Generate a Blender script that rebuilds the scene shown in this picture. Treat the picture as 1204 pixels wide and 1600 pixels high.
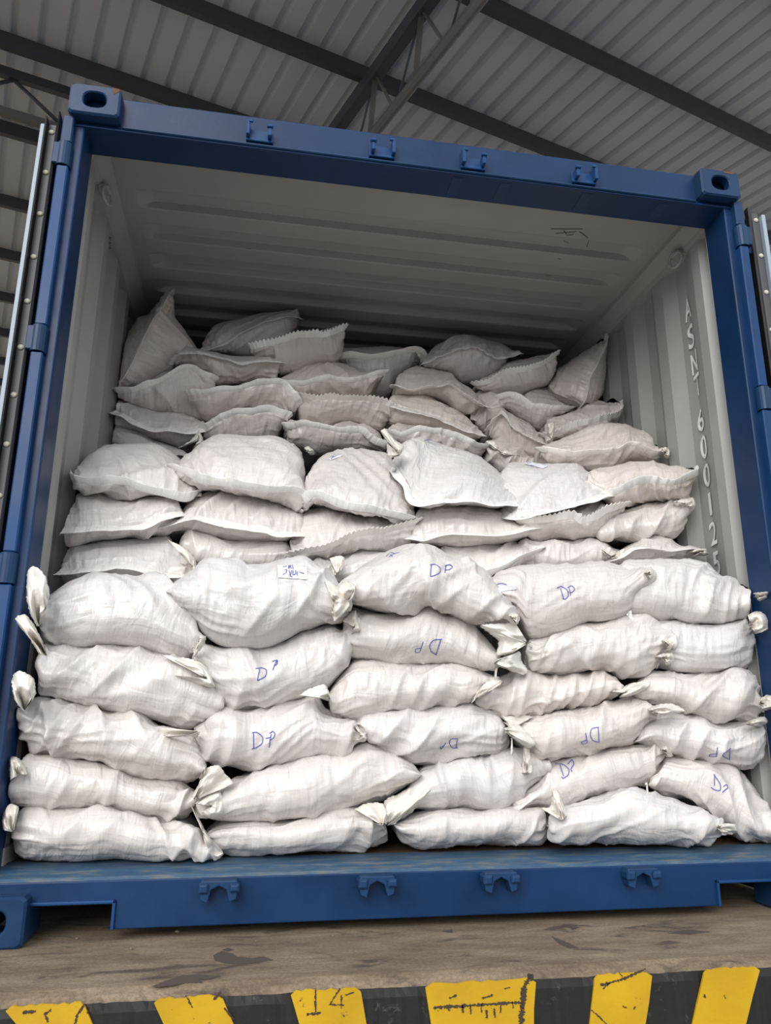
import bpy, bmesh, math, random
import numpy as np
from mathutils import Vector, Matrix
from mathutils.bvhtree import BVHTree

for o in list(bpy.data.objects):
    bpy.data.objects.remove(o, do_unlink=True)
scene = bpy.context.scene
COL = scene.collection

# ---------------------------------------------------------------- camera
FPX = 1202.0
CAM = np.array([-0.5452, -2.2306, 0.5355])
YAW, PITCH, ROLL = 0.1737, 0.2700, 0.0039


def cam_axes():
    cy, sy, cp, sp, cr, sr = math.cos(YAW), math.sin(YAW), math.cos(PITCH), math.sin(PITCH), math.cos(ROLL), math.sin(ROLL)
    w = np.array([sy * cp, cy * cp, sp])
    r = np.array([cy, -sy, 0.0])
    u = np.cross(r, w)
    return r * cr + u * sr, u * cr - r * sr, w


AR, AU, AW = cam_axes()
cam_data = bpy.data.cameras.new('camera')
cam = bpy.data.objects.new('camera', cam_data)
COL.objects.link(cam)
cam_data.sensor_fit = 'HORIZONTAL'
cam_data.sensor_width = 36.0
cam_data.lens = 36.0 * FPX / 1204.0
cam_data.clip_start = 0.02
cam_data.clip_end = 400
cam.matrix_world = Matrix(((AR[0], AU[0], -AW[0], CAM[0]), (AR[1], AU[1], -AW[1], CAM[1]), (AR[2], AU[2], -AW[2], CAM[2]), (0, 0, 0, 1)))
scene.camera = cam

# ---------------------------------------------------------------- daylight
world = bpy.data.worlds.new('overcast_sky')
scene.world = world
world.use_nodes = True
bg = world.node_tree.nodes['Background']
bg.inputs['Color'].default_value = (0.93, 0.97, 1.0, 1)
bg.inputs['Strength'].default_value = 1.0
sun_data = bpy.data.lights.new('sun', 'SUN')
sun_data.energy = 2.1
sun_data.angle = math.radians(42)
sun_data.color = (1.0, 0.97, 0.93)
sun = bpy.data.objects.new('sun', sun_data)
COL.objects.link(sun)
sun.rotation_euler = Vector((0.38, 0.78, -0.45)).to_track_quat('-Z', 'Y').to_euler()
scene.view_settings.view_transform = 'Standard'
scene.view_settings.look = 'None'
scene.view_settings.gamma = 1.0
scene.view_settings.use_curve_mapping = False
scene.view_settings.exposure = 0.2


# ---------------------------------------------------------------- helpers
def ray(px, py):
    return AR * ((px - 602.0) / FPX) - AU * ((py - 800.0) / FPX) + AW


def at(px, py, axis, val):
    """the point of the plane (axis = val) that a pixel of the photograph looks at"""
    d = ray(px, py)
    return CAM + d * ((val - CAM[axis]) / d[axis])


def link(name, mesh, mat=None, parent=None, loc=None):
    o = bpy.data.objects.new(name, mesh)
    COL.objects.link(o)
    if mat is not None and not mesh.materials:
        mesh.materials.append(mat)
    if parent is not None:
        o.parent = parent
    if loc is not None:
        o.location = loc
    return o


def empty(name, loc=(0, 0, 0)):
    o = bpy.data.objects.new(name, None)
    COL.objects.link(o)
    o.location = loc
    o.empty_display_size = 0.1
    return o


def tag(o, label=None, cat=None, group=None, kind=None):
    if label: o['label'] = label
    if cat: o['category'] = cat
    if group: o['group'] = group
    if kind: o['kind'] = kind
    return o


class MB:
    """collects boxes, tubes and prisms into one mesh"""
    def __init__(self):
        self.bm = bmesh.new()

    def box(self, x0, x1, y0, y1, z0, z1, bev=0.0, seg=1, rot=None):
        m = Matrix.Diagonal((abs(x1 - x0), abs(y1 - y0), abs(z1 - z0), 1))
        m = Matrix.Translation(((x0 + x1) / 2, (y0 + y1) / 2, (z0 + z1) / 2)) @ (rot.to_4x4() if rot else Matrix.Identity(4)) @ m
        r = bmesh.ops.create_cube(self.bm, size=1, matrix=m)
        if bev > 0:
            es = list({e for v in r['verts'] for e in v.link_edges})
            bmesh.ops.bevel(self.bm, geom=es, offset=bev, segments=seg, affect='EDGES', profile=0.5)
        return self

    def tube(self, a, b, r, n=10):
        a, b = Vector(a), Vector(b)
        d = b - a
        m = Matrix.Translation((a + b) / 2) @ d.to_track_quat('Z', 'Y').to_matrix().to_4x4()
        bmesh.ops.create_cone(self.bm, cap_ends=True, segments=n, radius1=r, radius2=r, depth=d.length, matrix=m)
        return self

    def bar(self, a, b, w, h, up):
        """square bar from a to b, width w across, height h along up"""
        a, b, up = Vector(a), Vector(b), Vector(up)
        d = (b - a)
        L = d.length
        d.normalize()
        s = d.cross(up).normalized()
        u = s.cross(d).normalized()
        vs = []
        for p in (a, b):
            for i, j in ((-1, -1), (1, -1), (1, 1), (-1, 1)):
                vs.append(self.bm.verts.new(p + s * (w / 2 * i) + u * (h / 2 * j)))
        for f in ((3, 2, 1, 0), (4, 5, 6, 7), (0, 1, 5, 4), (1, 2, 6, 5), (2, 3, 7, 6), (3, 0, 4, 7)):
            self.bm.faces.new([vs[k] for k in f])
        return self

    def prism(self, pts, fn, lo, hi):
        """polygon pts (2-d) swept from lo to hi; fn(p, t) gives the 3-d point"""
        a = [self.bm.verts.new(fn(p, lo)) for p in pts]
        b = [self.bm.verts.new(fn(p, hi)) for p in pts]
        n = len(pts)
        self.bm.faces.new(a)
        self.bm.faces.new(b[::-1])
        for i in range(n):
            self.bm.faces.new((a[i], b[i], b[(i + 1) % n], a[(i + 1) % n]))
        return self

    def build(self, name, mat, parent=None, loc=None, smooth=False):
        bmesh.ops.recalc_face_normals(self.bm, faces=self.bm.faces[:])
        me = bpy.data.meshes.new(name)
        self.bm.to_mesh(me)
        self.bm.free()
        if smooth:
            for p in me.polygons: p.use_smooth = True
        return link(name, me, mat, parent, loc)


def grid_mesh(name, P, closed_v=False, smooth=True, uv=None):
    """P: (n, m, 3) grid of points -> mesh"""
    n, m = P.shape[:2]
    idx = np.arange(n * m).reshape(n, m)
    if closed_v:
        nxt = np.roll(idx, -1, axis=1)
        q = np.stack([idx[:-1], idx[1:], nxt[1:], nxt[:-1]], -1).reshape(-1, 4)
    else:
        q = np.stack([idx[:-1, :-1], idx[1:, :-1], idx[1:, 1:], idx[:-1, 1:]], -1).reshape(-1, 4)
    me = bpy.data.meshes.new(name)
    me.vertices.add(n * m)
    me.vertices.foreach_set('co', np.ascontiguousarray(P.reshape(-1), dtype=np.float32))
    me.loops.add(q.size)
    me.polygons.add(len(q))
    me.loops.foreach_set('vertex_index', q.reshape(-1).astype(np.int32))
    me.polygons.foreach_set('loop_start', (np.arange(len(q)) * 4).astype(np.int32))
    if uv is not None:
        lay = me.uv_layers.new(name='UVMap')
        lay.data.foreach_set('uv', np.ascontiguousarray(uv.reshape(-1, 2)[q.reshape(-1)].reshape(-1), dtype=np.float32))
    me.update()
    me.validate()
    me.polygons.foreach_set('use_smooth', np.full(len(me.polygons), bool(smooth), dtype=bool))
    return me


# ---------------------------------------------------------------- materials
def new_mat(name, col=(0.8, 0.8, 0.8), rough=0.5, metal=0.0, spec=0.5):
    m = bpy.data.materials.new(name)
    m.use_nodes = True
    b = m.node_tree.nodes['Principled BSDF']
    b.inputs['Base Color'].default_value = (*col, 1)
    b.inputs['Roughness'].default_value = rough
    b.inputs['Metallic'].default_value = metal
    b.inputs['Specular IOR Level'].default_value = spec
    return m, m.node_tree, b


def nd(t, kind, **k):
    n = t.nodes.new(kind)
    for a, v in k.items():
        if a in n.inputs.keys(): n.inputs[a].default_value = v
        else: setattr(n, a, v)
    return n


def ramp(t, src, stops):
    r = t.nodes.new('ShaderNodeValToRGB')
    e = r.color_ramp.elements
    while len(e) < len(stops): e.new(0.5)
    for el, (p, c) in zip(e, stops):
        el.position = p
        el.color = c if len(c) == 4 else (*c, 1)
    t.links.new(src, r.inputs['Fac'])
    return r.outputs['Color']


def mix(t, fac, a, b, mode='MIX'):
    n = t.nodes.new('ShaderNodeMix')
    n.data_type = 'RGBA'
    n.blend_type = mode
    for sock, v in ((n.inputs[0], fac), (n.inputs[6], a), (n.inputs[7], b)):
        if isinstance(v, (int, float)): sock.default_value = v
        elif isinstance(v, tuple): sock.default_value = (*v, 1) if len(v) == 3 else v
        else: t.links.new(v, sock)
    return n.outputs[2]


def coords(t, kind='Object', scale=(1, 1, 1), rnd=False):
    c = t.nodes.new('ShaderNodeTexCoord').outputs[kind]
    mp = t.nodes.new('ShaderNodeMapping')
    mp.inputs['Scale'].default_value = scale
    t.links.new(c, mp.inputs['Vector'])
    if rnd:
        oi = t.nodes.new('ShaderNodeObjectInfo')
        mu = t.nodes.new('ShaderNodeMath'); mu.operation = 'MULTIPLY'; mu.inputs[1].default_value = 37.0
        t.links.new(oi.outputs['Random'], mu.inputs[0])
        cb = t.nodes.new('ShaderNodeCombineXYZ')
        for i in range(3): t.links.new(mu.outputs[0], cb.inputs[i])
        t.links.new(cb.outputs[0], mp.inputs['Location'])
    return mp.outputs['Vector']


def noise(t, vec, scale, detail=4, rough=0.55, dist=0.0):
    n = nd(t, 'ShaderNodeTexNoise', Scale=scale, Detail=detail, Roughness=rough, Distortion=dist)
    t.links.new(vec, n.inputs['Vector'])
    return n.outputs['Fac']


def bump(t, b, h, strength=0.3, dist=0.01, prev=None):
    n = nd(t, 'ShaderNodeBump', Strength=strength, Distance=dist)
    t.links.new(h, n.inputs['Height'])
    if prev is not None: t.links.new(prev, n.inputs['Normal'])
    t.links.new(n.outputs['Normal'], b.inputs['Normal'])
    return n.outputs['Normal']


def sack_material(name, base, dark, stain=False):
    m, t, b = new_mat(name, base, 0.29, 0, 0.6)
    v = coords(t, 'UV', rnd=True)
    vx = coords(t, 'UV', (9, 260, 1), rnd=True)
    vy = coords(t, 'UV', (260, 9, 1), rnd=True)
    nx, ny = noise(t, vx, 1.0, 3), noise(t, vy, 1.0, 3)
    big = noise(t, v, 5.0, 4)
    c = ramp(t, big, [(0.3, dark), (0.65, base)])
    ad = nd(t, 'ShaderNodeMath', operation='ADD')
    t.links.new(nx, ad.inputs[0]); t.links.new(ny, ad.inputs[1])
    streak = ramp(t, ad.outputs[0], [(0.72, (0.91, 0.91, 0.92)), (1.0, (1, 1, 1))])
    c = mix(t, 1.0, c, streak, 'MULTIPLY')
    if stain:
        s = ramp(t, noise(t, v, 7.0, 5, 0.6, 0.6), [(0.52, (0, 0, 0)), (0.68, (1, 1, 1))])
        sf = nd(t, 'ShaderNodeMath', operation='MULTIPLY'); t.links.new(s, sf.inputs[0]); sf.inputs[1].default_value = 0.45
        c = mix(t, sf.outputs[0], c, (0.42, 0.33, 0.20))
    oi = t.nodes.new('ShaderNodeObjectInfo')
    tint = ramp(t, oi.outputs['Random'], [(0.0, (1, 0.965, 0.945)), (0.35, (0.97, 0.97, 0.985)), (0.7, (1, 0.98, 0.97)), (1.0, (0.95, 0.93, 0.92))])
    c = mix(t, 1.0, c, tint, 'MULTIPLY')
    t.links.new(c, b.inputs['Base Color'])
    wr = noise(t, coords(t, 'UV', (30, 9, 1), rnd=True), 1.0, 3, 0.5, 0.8)
    wr2 = noise(t, coords(t, 'UV', (9, 24, 1), rnd=True), 1.0, 2, 0.5, 0.8)
    n1 = bump(t, b, wr, 0.6, 0.013)
    n2 = bump(t, b, wr2, 0.45, 0.011, n1)
    bump(t, b, ad.outputs[0], 0.22, 0.0015, n2)
    b.inputs['Sheen Weight'].default_value = 0.08
    return m


M = {}
M['sack'] = sack_material('woven_sack', (0.75, 0.728, 0.712), (0.69, 0.664, 0.645))
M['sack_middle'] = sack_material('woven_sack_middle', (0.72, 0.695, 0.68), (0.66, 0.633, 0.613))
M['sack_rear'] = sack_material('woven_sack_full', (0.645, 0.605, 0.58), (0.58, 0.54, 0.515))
M['sack_stained'] = sack_material('woven_sack_stained', (0.73, 0.69, 0.655), (0.66, 0.62, 0.58), True)
M['hem'] = sack_material('sack_hem', (0.90, 0.89, 0.865), (0.86, 0.845, 0.81))
M['cream'] = sack_material('sack_mouth', (0.86, 0.84, 0.79), (0.81, 0.78, 0.70))
M['ink'] = new_mat('blue_ink', (0.07, 0.09, 0.42), 0.6)[0]
M['paper'] = new_mat('paper_label', (0.83, 0.82, 0.88), 0.6)[0]


def blue_paint(name, base=(0.0035, 0.030, 0.100), dirt=0.35):
    m, t, b = new_mat(name, base, 0.38, 0, 0.3)
    v = coords(t, 'Object')
    big = noise(t, v, 3.0, 6, 0.65)
    c = ramp(t, big, [(0.3, tuple(x * 0.72 for x in base)), (0.7, tuple(min(1, x * 1.2) for x in base))])
    scuff = ramp(t, noise(t, coords(t, 'Object', (4, 4, 26)), 3.0, 8, 0.75), [(0.63, (0, 0, 0)), (0.70, (1, 1, 1))])
    f = nd(t, 'ShaderNodeMath', operation='MULTIPLY'); t.links.new(scuff, f.inputs[0]); f.inputs[1].default_value = 0.16
    c = mix(t, f.outputs[0], c, (0.06, 0.12, 0.22))
    rust = ramp(t, noise(t, v, 14.0, 8, 0.8), [(0.68, (0, 0, 0)), (0.74, (1, 1, 1))])
    f2 = nd(t, 'ShaderNodeMath', operation='MULTIPLY'); t.links.new(rust, f2.inputs[0]); f2.inputs[1].default_value = dirt
    c = mix(t, f2.outputs[0], c, (0.10, 0.055, 0.03))
    t.links.new(c, b.inputs['Base Color'])
    rr = ramp(t, big, [(0.3, (0.28,) * 3), (0.7, (0.5,) * 3)])
    t.links.new(rr, b.inputs['Roughness'])
    bump(t, b, noise(t, v, 60, 3), 0.12, 0.002)
    return m


M['blue'] = blue_paint('blue_container_paint')
M['blue_worn'] = blue_paint('worn_blue_paint', (0.008, 0.039, 0.108), 0.8)
M['blue_light'] = blue_paint('bright_blue_paint', (0.006, 0.050, 0.165), 0.3)


def sill_material():
    m, t, b = new_mat('scuffed_sill_paint', (0.02, 0.08, 0.2), 0.5)
    v = coords(t, 'Object')
    w = noise(t, coords(t, 'Object', (3, 22, 22)), 3.0, 8, 0.7)
    c = ramp(t, w, [(0.3, (0.012, 0.05, 0.13)), (0.5, (0.035, 0.085, 0.15)), (0.62, (0.11, 0.13, 0.14)), (0.75, (0.17, 0.14, 0.10))])
    r = ramp(t, noise(t, v, 22, 6, 0.7), [(0.66, (0, 0, 0)), (0.72, (1, 1, 1))])
    c = mix(t, r, c, (0.13, 0.06, 0.03))
    t.links.new(c, b.inputs['Base Color'])
    bump(t, b, w, 0.2, 0.003)
    return m


M['sill'] = sill_material()


def beige_paint():
    m, t, b = new_mat('grey_beige_lining', (0.5, 0.49, 0.44), 0.5)
    v = coords(t, 'Object')
    c = ramp(t, noise(t, v, 2.2, 5), [(0.3, (0.31, 0.308, 0.292)), (0.7, (0.355, 0.352, 0.336))])
    sp = ramp(t, noise(t, v, 30.0, 8, 0.8), [(0.70, (0, 0, 0)), (0.745, (1, 1, 1))])
    f = nd(t, 'ShaderNodeMath', operation='MULTIPLY'); t.links.new(sp, f.inputs[0]); f.inputs[1].default_value = 0.5
    c = mix(t, f.outputs[0], c, (0.16, 0.13, 0.10))
    t.links.new(c, b.inputs['Base Color'])
    bump(t, b, noise(t, v, 8, 3), 0.12, 0.01)
    return m


M['beige'] = beige_paint()
M['white_paint'] = new_mat('white_lettering_paint', (0.86, 0.86, 0.84), 0.5)[0]
M['dark_mark'] = new_mat('dark_scuff', (0.07, 0.065, 0.06), 0.8)[0]
M['rubber'] = new_mat('black_rubber', (0.012, 0.012, 0.013), 0.55)[0]
M['gasket'] = new_mat('dark_grey_gasket', (0.075, 0.077, 0.082), 0.45)[0]
M['pale_steel'] = new_mat('pale_blue_steel_edge', (0.33, 0.41, 0.50), 0.4)[0]
M['rivet'] = new_mat('cream_rivet', (0.62, 0.60, 0.48), 0.5)[0]
M['scratch'] = new_mat('worn_through_paint', (0.05, 0.035, 0.024), 0.8)[0]
M['oil'] = new_mat('oil_stain', (0.078, 0.058, 0.047), 0.8)[0]
M['rust'] = new_mat('rust_patch', (0.13, 0.065, 0.035), 0.85)[0]


def plywood():
    m, t, b = new_mat('dark_plywood', (0.1, 0.07, 0.05), 0.7)
    c = ramp(t, noise(t, coords(t, 'Object', (3, 30, 3)), 3, 6), [(0.3, (0.07, 0.045, 0.03)), (0.7, (0.16, 0.11, 0.07))])
    t.links.new(c, b.inputs['Base Color'])
    return m


M['plywood'] = plywood()


def concrete():
    m, t, b = new_mat('worn_concrete', (0.3, 0.26, 0.21), 0.85, 0, 0.3)
    v = coords(t, 'Object')
    w = coords(t, 'Object', (1.0, 3.0, 1.0))
    c = ramp(t, noise(t, w, 3.2, 9, 0.68), [(0.28, (0.12, 0.085, 0.065)), (0.45, (0.20, 0.150, 0.105)), (0.62, (0.285, 0.222, 0.155)), (0.8, (0.36, 0.295, 0.215))])
    st = ramp(t, noise(t, coords(t, 'Object', (1.0, 2.4, 1.0)), 4.6, 5, 0.6, 0.9), [(0.57, (0, 0, 0)), (0.66, (1, 1, 1))])
    f = nd(t, 'ShaderNodeMath', operation='MULTIPLY'); t.links.new(st, f.inputs[0]); f.inputs[1].default_value = 0.75
    c = mix(t, f.outputs[0], c, (0.065, 0.048, 0.045))
    gr = ramp(t, noise(t, v, 120, 4, 0.7), [(0.35, (0.75,) * 3), (0.65, (1.12,) * 3)])
    c = mix(t, 1.0, c, gr, 'MULTIPLY')
    t.links.new(c, b.inputs['Base Color'])
    n1 = bump(t, b, noise(t, v, 16, 8, 0.7), 0.45, 0.015)
    bump(t, b, noise(t, v, 150, 4, 0.7), 0.35, 0.003, n1)
    return m


M['concrete'] = concrete()


def stripe_paint(name, base, chip, lo, hi):
    m, t, b = new_mat(name, base, 0.6, 0, 0.4)
    v = coords(t, 'Object')
    c = ramp(t, noise(t, v, 7, 4), [(0.3, tuple(x * 0.8 for x in base)), (0.7, base)])
    ch = ramp(t, noise(t, v, 26, 8, 0.72, 0.4), [(lo, (0, 0, 0)), (hi, (1, 1, 1))])
    c = mix(t, ch, c, chip)
    t.links.new(c, b.inputs['Base Color'])
    bump(t, b, noise(t, v, 40, 6), 0.3, 0.004)
    return m


M['yellow'] = stripe_paint('yellow_hazard_paint', (0.60, 0.36, 0.008), (0.06, 0.04, 0.025), 0.635, 0.665)
M['black'] = stripe_paint('black_hazard_paint', (0.014, 0.014, 0.0135), (0.11, 0.105, 0.09), 0.60, 0.74)


def ground_material():
    m, t, b = new_mat('yard_concrete', (0.34, 0.32, 0.29), 0.9)
    c = ramp(t, noise(t, coords(t, 'Object'), 0.6, 8), [(0.3, (0.12, 0.112, 0.10)), (0.7, (0.18, 0.168, 0.15))])
    t.links.new(c, b.inputs['Base Color'])
    return m


M['ground'] = ground_material()


def roof_material():
    m, t, b = new_mat('galvanised_roof_sheet', (0.7, 0.71, 0.72), 0.45, 0.0)
    c = ramp(t, noise(t, coords(t, 'Object', (1, 1, 1)), 0.8, 5), [(0.3, (0.66, 0.71, 0.78)), (0.7, (0.74, 0.79, 0.86))])
    t.links.new(c, b.inputs['Base Color'])
    return m


M['roof'] = roof_material()
M['steel'] = new_mat('dark_roof_steel', (0.075, 0.08, 0.095), 0.45, 0.0)[0]
M['steel_worn'] = new_mat('worn_roof_tube', (0.16, 0.155, 0.15), 0.5, 0.0)[0]

# ================================================================ the setting
def ribbon(pts, nrm, w, off=0.0):
    """flat strip of width w along 3-d points, facing nrm"""
    pts = np.array(pts, float)
    nrm = np.broadcast_to(np.array(nrm, float), pts.shape)
    tg = np.gradient(pts, axis=0)
    tg /= np.linalg.norm(tg, axis=1)[:, None] + 1e-9
    s = np.cross(tg, nrm)
    s /= np.linalg.norm(s, axis=1)[:, None] + 1e-9
    p = pts + nrm * off
    w = np.asarray(w, float)
    return np.stack([p - s * w / 2, p + s * w / 2], 1)


def dense(poly, step=2.0):
    p = np.array(poly, float)
    out = [p[0]]
    for a, b in zip(p[:-1], p[1:]):
        k = max(1, int(np.hypot(*(b - a)) / step))
        out += [a + (b - a) * (i / k) for i in range(1, k + 1)]
    return np.array(out)


def join_grids(name, grids, mat, parent, smooth=False, loc=None):
    vs, fs, b = [], [], 0
    for g in grids:
        n, m = g.shape[:2]
        i = np.arange(n * m).reshape(n, m) + b
        fs += np.stack([i[:-1, :-1], i[1:, :-1], i[1:, 1:], i[:-1, 1:]], -1).reshape(-1, 4).tolist()
        vs += g.reshape(-1, 3).tolist()
        b += n * m
    me = bpy.data.meshes.new(name)
    me.from_pydata(vs, [], fs)
    me.update()
    if smooth:
        for p in me.polygons: p.use_smooth = True
    return link(name, me, mat, parent, loc)


rng = np.random.default_rng(7)
# lower yard floor
me = bpy.data.meshes.new('ground')
me.from_pydata([(-70, -70, -1.0), (70, -70, -1.0), (70, 70, -1.0), (-70, 70, -1.0)], [], [(0, 1, 2, 3)])
ground = tag(link('ground', me, M['ground']), 'grey concrete yard floor below the platform', None, None, 'structure')

# raised platform the container stands on, worn front edge
xs = np.concatenate([np.linspace(-14, -2.2, 12), np.linspace(-2.1, 2.1, 340), np.linspace(2.2, 16, 12)])
prof = [(24, 0.0), (1.0, 0.0), (0.2, 0.0), (-0.1, 0.0), (-0.25, 0.0), (-0.325, -0.0002), (-0.352, -0.006), (-0.366, -0.016), (-0.371, -0.034), (-0.371, -0.25), (-0.371, -1.0)]
G = np.zeros((len(xs), len(prof), 3))
for j, (y, z) in enumerate(prof):
    G[:, j, 0], G[:, j, 1], G[:, j, 2] = xs, y, z
k = np.ones(7) / 7
for j in (6, 7, 8):
    w = np.convolve(rng.normal(size=len(xs)), k, 'same')
    G[:, j, 1] += np.abs(w) * 0.009
    G[:, j, 2] -= np.abs(w) * 0.006
platform = link('floor', grid_mesh('floor', G, smooth=False), M['concrete'])
platform.data.materials.append(M['black'])
nf = len(prof) - 1
for i, p in enumerate(platform.data.polygons):
    if i % nf >= 7: p.material_index = 1
tag(platform, 'worn brown concrete platform with a black and yellow striped edge', None, None, 'structure')
# hazard stripes on its front edge: (x at the top, x at the top, slope of each side)
for x0, x1, s0, s1 in ((-1.27, -1.12, 0.9, 0.7), (-0.986, -0.835, 0.9, 0.58), (-0.699, -0.56, 0.54, 0.52), (-0.419, -0.27, 0.40, 0.2), (-0.126, 0.127, 0.15, -0.1), (0.267, 0.408, -0.21, -0.26), (0.54, 0.681, -0.42, -0.46), (0.82, 0.96, -0.5, -0.5)):
    mb = MB()
    h = 0.42
    zt = np.linspace(0, 1, 9)
    left = [(x0 + s0 * h * t + rng.normal() * 0.0012, -0.020 - h * t) for t in zt]
    right = [(x1 + s1 * h * t + rng.normal() * 0.0012, -0.020 - h * t) for t in zt]
    n = 14
    topl = [(x0 + (x1 - x0) * i / n, -0.013 + rng.uniform(-0.002, 0.003)) for i in range(1, n)]
    poly = [left[0]] + topl + right + left[:0:-1]
    mb.prism(poly, lambda p, t: (p[0], t, p[1]), -0.3685, -0.3745)
    mb.build('hazard_stripe', M['yellow'], platform)
# scratches worn through the yellow paint
for ox, strokes in ((602, [((150, 190), (175, 187), (300, 180), (420, 172), 10), ((458, 84), (435, 120), (428, 170), (424, 240), 22), ((240, 180), (242, 205), 6), ((265, 185), (266, 210), 6), ((300, 178), (300, 205), 6), ((315, 195), (316, 220), 8), ((340, 190), (342, 220), 7), ((360, 178), (358, 205), 5), ((200, 160), (222, 150), 8), ((300, 160), (335, 150), 7), ((372, 130), (388, 126), 5), ((395, 172), (400, 190), 5),
                          ((672, 118), (700, 112), (740, 100), (812, 68), 9), ((680, 130), (700, 112), 6), ((742, 98), (730, 78), 4), ((640, 195), (660, 210), (690, 240), 5), ((740, 185), (755, 190), 5), ((780, 185), (775, 195), 5), ((995, 145), (1000, 160), 8), ((1060, 150), (1062, 160), 5)]),
                     (0, [((985, 130), (986, 200), 7), ((958, 210), (1002, 206), 8), ((1062, 128), (1030, 180), (1075, 181), 6), ((1066, 150), (1066, 192), 5), ((1078, 150), (1105, 140), 4), ((690, 140), (668, 165), 12), ((580, 150), (600, 190), 5), ((700, 190), (730, 225), 6), ((160, 195), (140, 210), (150, 235), 7), ((262, 180), (240, 215), (235, 240), 8), ((70, 205), (110, 200), 9)])):
    for s in strokes:
        w = s[-1]
        dp = dense(s[:-1], 3)
        dp = dp + rng.normal(size=dp.shape) * 0.9
        pts = [at(ox + x / 2, 1480 + y / 2, 1, -0.3755) for x, y in dp]
        wv = w / 2 * 0.0014 * rng.uniform(0.25, 1.15, (len(pts), 1))
        join_grids('paint_scratch', [ribbon(pts, (0, -1, 0), wv)], M['scratch'], platform)
# dark oil stains soaked into the concrete
for poly in ([(332, 1493), (345, 1486), (362, 1489), (372, 1495), (395, 1497), (410, 1494), (428, 1500), (400, 1504), (370, 1506), (352, 1505), (336, 1501)],
             [(346, 1484), (356, 1481), (366, 1484), (355, 1487)],
             [(236, 1541), (245, 1538), (262, 1531), (285, 1524), (310, 1522), (345, 1525), (330, 1529), (312, 1531), (318, 1535), (290, 1536), (270, 1540), (250, 1542)],
             [(860, 1462), (880, 1470), (905, 1481), (890, 1482), (872, 1474)], [(1040, 1458), (1075, 1452), (1110, 1456), (1075, 1460)], [(880, 1446), (905, 1449), (895, 1453)],
             [(690, 1455), (705, 1452), (708, 1458)]):
    p2 = np.array([at(x, y, 2, 0.0005) for x, y in dense(poly + poly[:1], 2)[:-1]])
    p2[:, :2] += rng.normal(size=(len(p2), 2)) * 0.0012
    me = bpy.data.meshes.new('oil_stain')
    me.from_pydata(p2.tolist(), [], [list(range(len(p2)))])
    link('oil_stain', me, M['oil'], platform)
# little stones lying on the platform
for x, y, r in ((277, 1455, .006), (120, 1466, .004), (850, 1418, .005), (720, 1425, .003), (1010, 1412, .003), (400, 1470, .003), (205, 1482, .004), (520, 1462, .003)):
    p = at(x, y, 2, 0.002)
    bm = bmesh.new()
    bmesh.ops.create_icosphere(bm, subdivisions=1, radius=r)
    for v in bm.verts: v.co = Vector((v.co.x * 1.2, v.co.y, v.co.z * 0.7)) * random.Random(x).uniform(.8, 1.1)
    me = bpy.data.meshes.new('pebble'); bm.to_mesh(me); bm.free()
    link('pebble', me, M['concrete'], platform, p)

# ---------------------------------------------------------------- warehouse roof
RN = np.array([-0.0137, -0.0845, 0.9963]); RN /= np.linalg.norm(RN)
E1 = np.array([-0.318, 0.945, 0.0758]); E1 -= RN * (E1 @ RN); E1 /= np.linalg.norm(E1)
E2 = np.cross(E1, RN)
RH = 6.0


def rp(a, b, h):
    """point of the roof frame: a along the ribs, b across them, h above the camera height"""
    return CAM + E1 * a + E2 * b + RN * h


def on_roof(px, py, h):
    d = ray(px, py)
    p = d * (h / (d @ RN))
    return p @ E1, p @ E2


ROOF_START = 1.5
pitch = 0.2495
b0 = 0.113 * 6 - 0.03
secs = []
for i in range(-12, 66):
    c = b0 + i * pitch
    secs += [(c - 0.046, 0.0), (c - 0.018, 0.050), (c + 0.018, 0.050), (c + 0.046, 0.0)]
aa = [ROOF_START, 10, 25, 45]
R = np.array([[rp(a, b, RH + h) for b, h in secs] for a in aa])
roof = link('ceiling', grid_mesh('ceiling', R, smooth=False), M['roof'])
tag(roof, 'ribbed grey sheet-metal warehouse roof on dark steel purlins', None, None, 'structure')
PUR = [0.60, 0.835, 1.06, 1.279, 1.52, 1.79, 2.05, 2.316, 2.591, 2.862, 3.1, 3.389, 3.66, 3.93, 4.2, 4.47, 4.74, 5.0, 5.3, 5.6, 5.9, 6.2]
for k_, e in enumerate(PUR):
    a = e * (RH - 0.07)
    if a < ROOF_START: continue
    mb = MB()
    lo, hi = -2.4, 17.0
    # a lipped channel: web, two flanges and the return lips
    mb.bar(rp(a - 0.035, lo, RH - 0.082), rp(a - 0.035, hi, RH - 0.082), 0.006, 0.155, RN)
    mb.bar(rp(a, lo, RH - 0.008), rp(a, hi, RH - 0.008), 0.072, 0.006, RN)
    mb.bar(rp(a, lo, RH - 0.158), rp(a, hi, RH - 0.158), 0.072, 0.006, RN)
    mb.bar(rp(a + 0.033, lo, RH - 0.146), rp(a + 0.033, hi, RH - 0.146), 0.005, 0.022, RN)
    mb.build('purlin', M['steel'], roof)

# wall added outside the frame to cut the light coming from the right
wr = [rp(a, 17.0, h) for a, h in ((-6, RH), (45, RH))]
mb = MB()
mb.bar((wr[0][0], wr[0][1], 2.7), (wr[1][0], wr[1][1], 2.7), 0.1, 7.6, (0, 0, 1))
wall = tag(mb.build('light_block_wall', M['roof']), 'unseen grey sheet-metal wall added to block light from the right', None, None, 'structure')

# truss running along the ribs: flat upper chord, round lower chord, webs
TB = 0.543 * (RH - 0.22)
HT, HB = RH - 0.24, 5.10
truss = tag(empty('roof_truss', rp(6, TB, HB)), 'dark steel lattice truss with a round lower chord under the roof', 'truss')
INV = Vector(truss.location)


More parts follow.
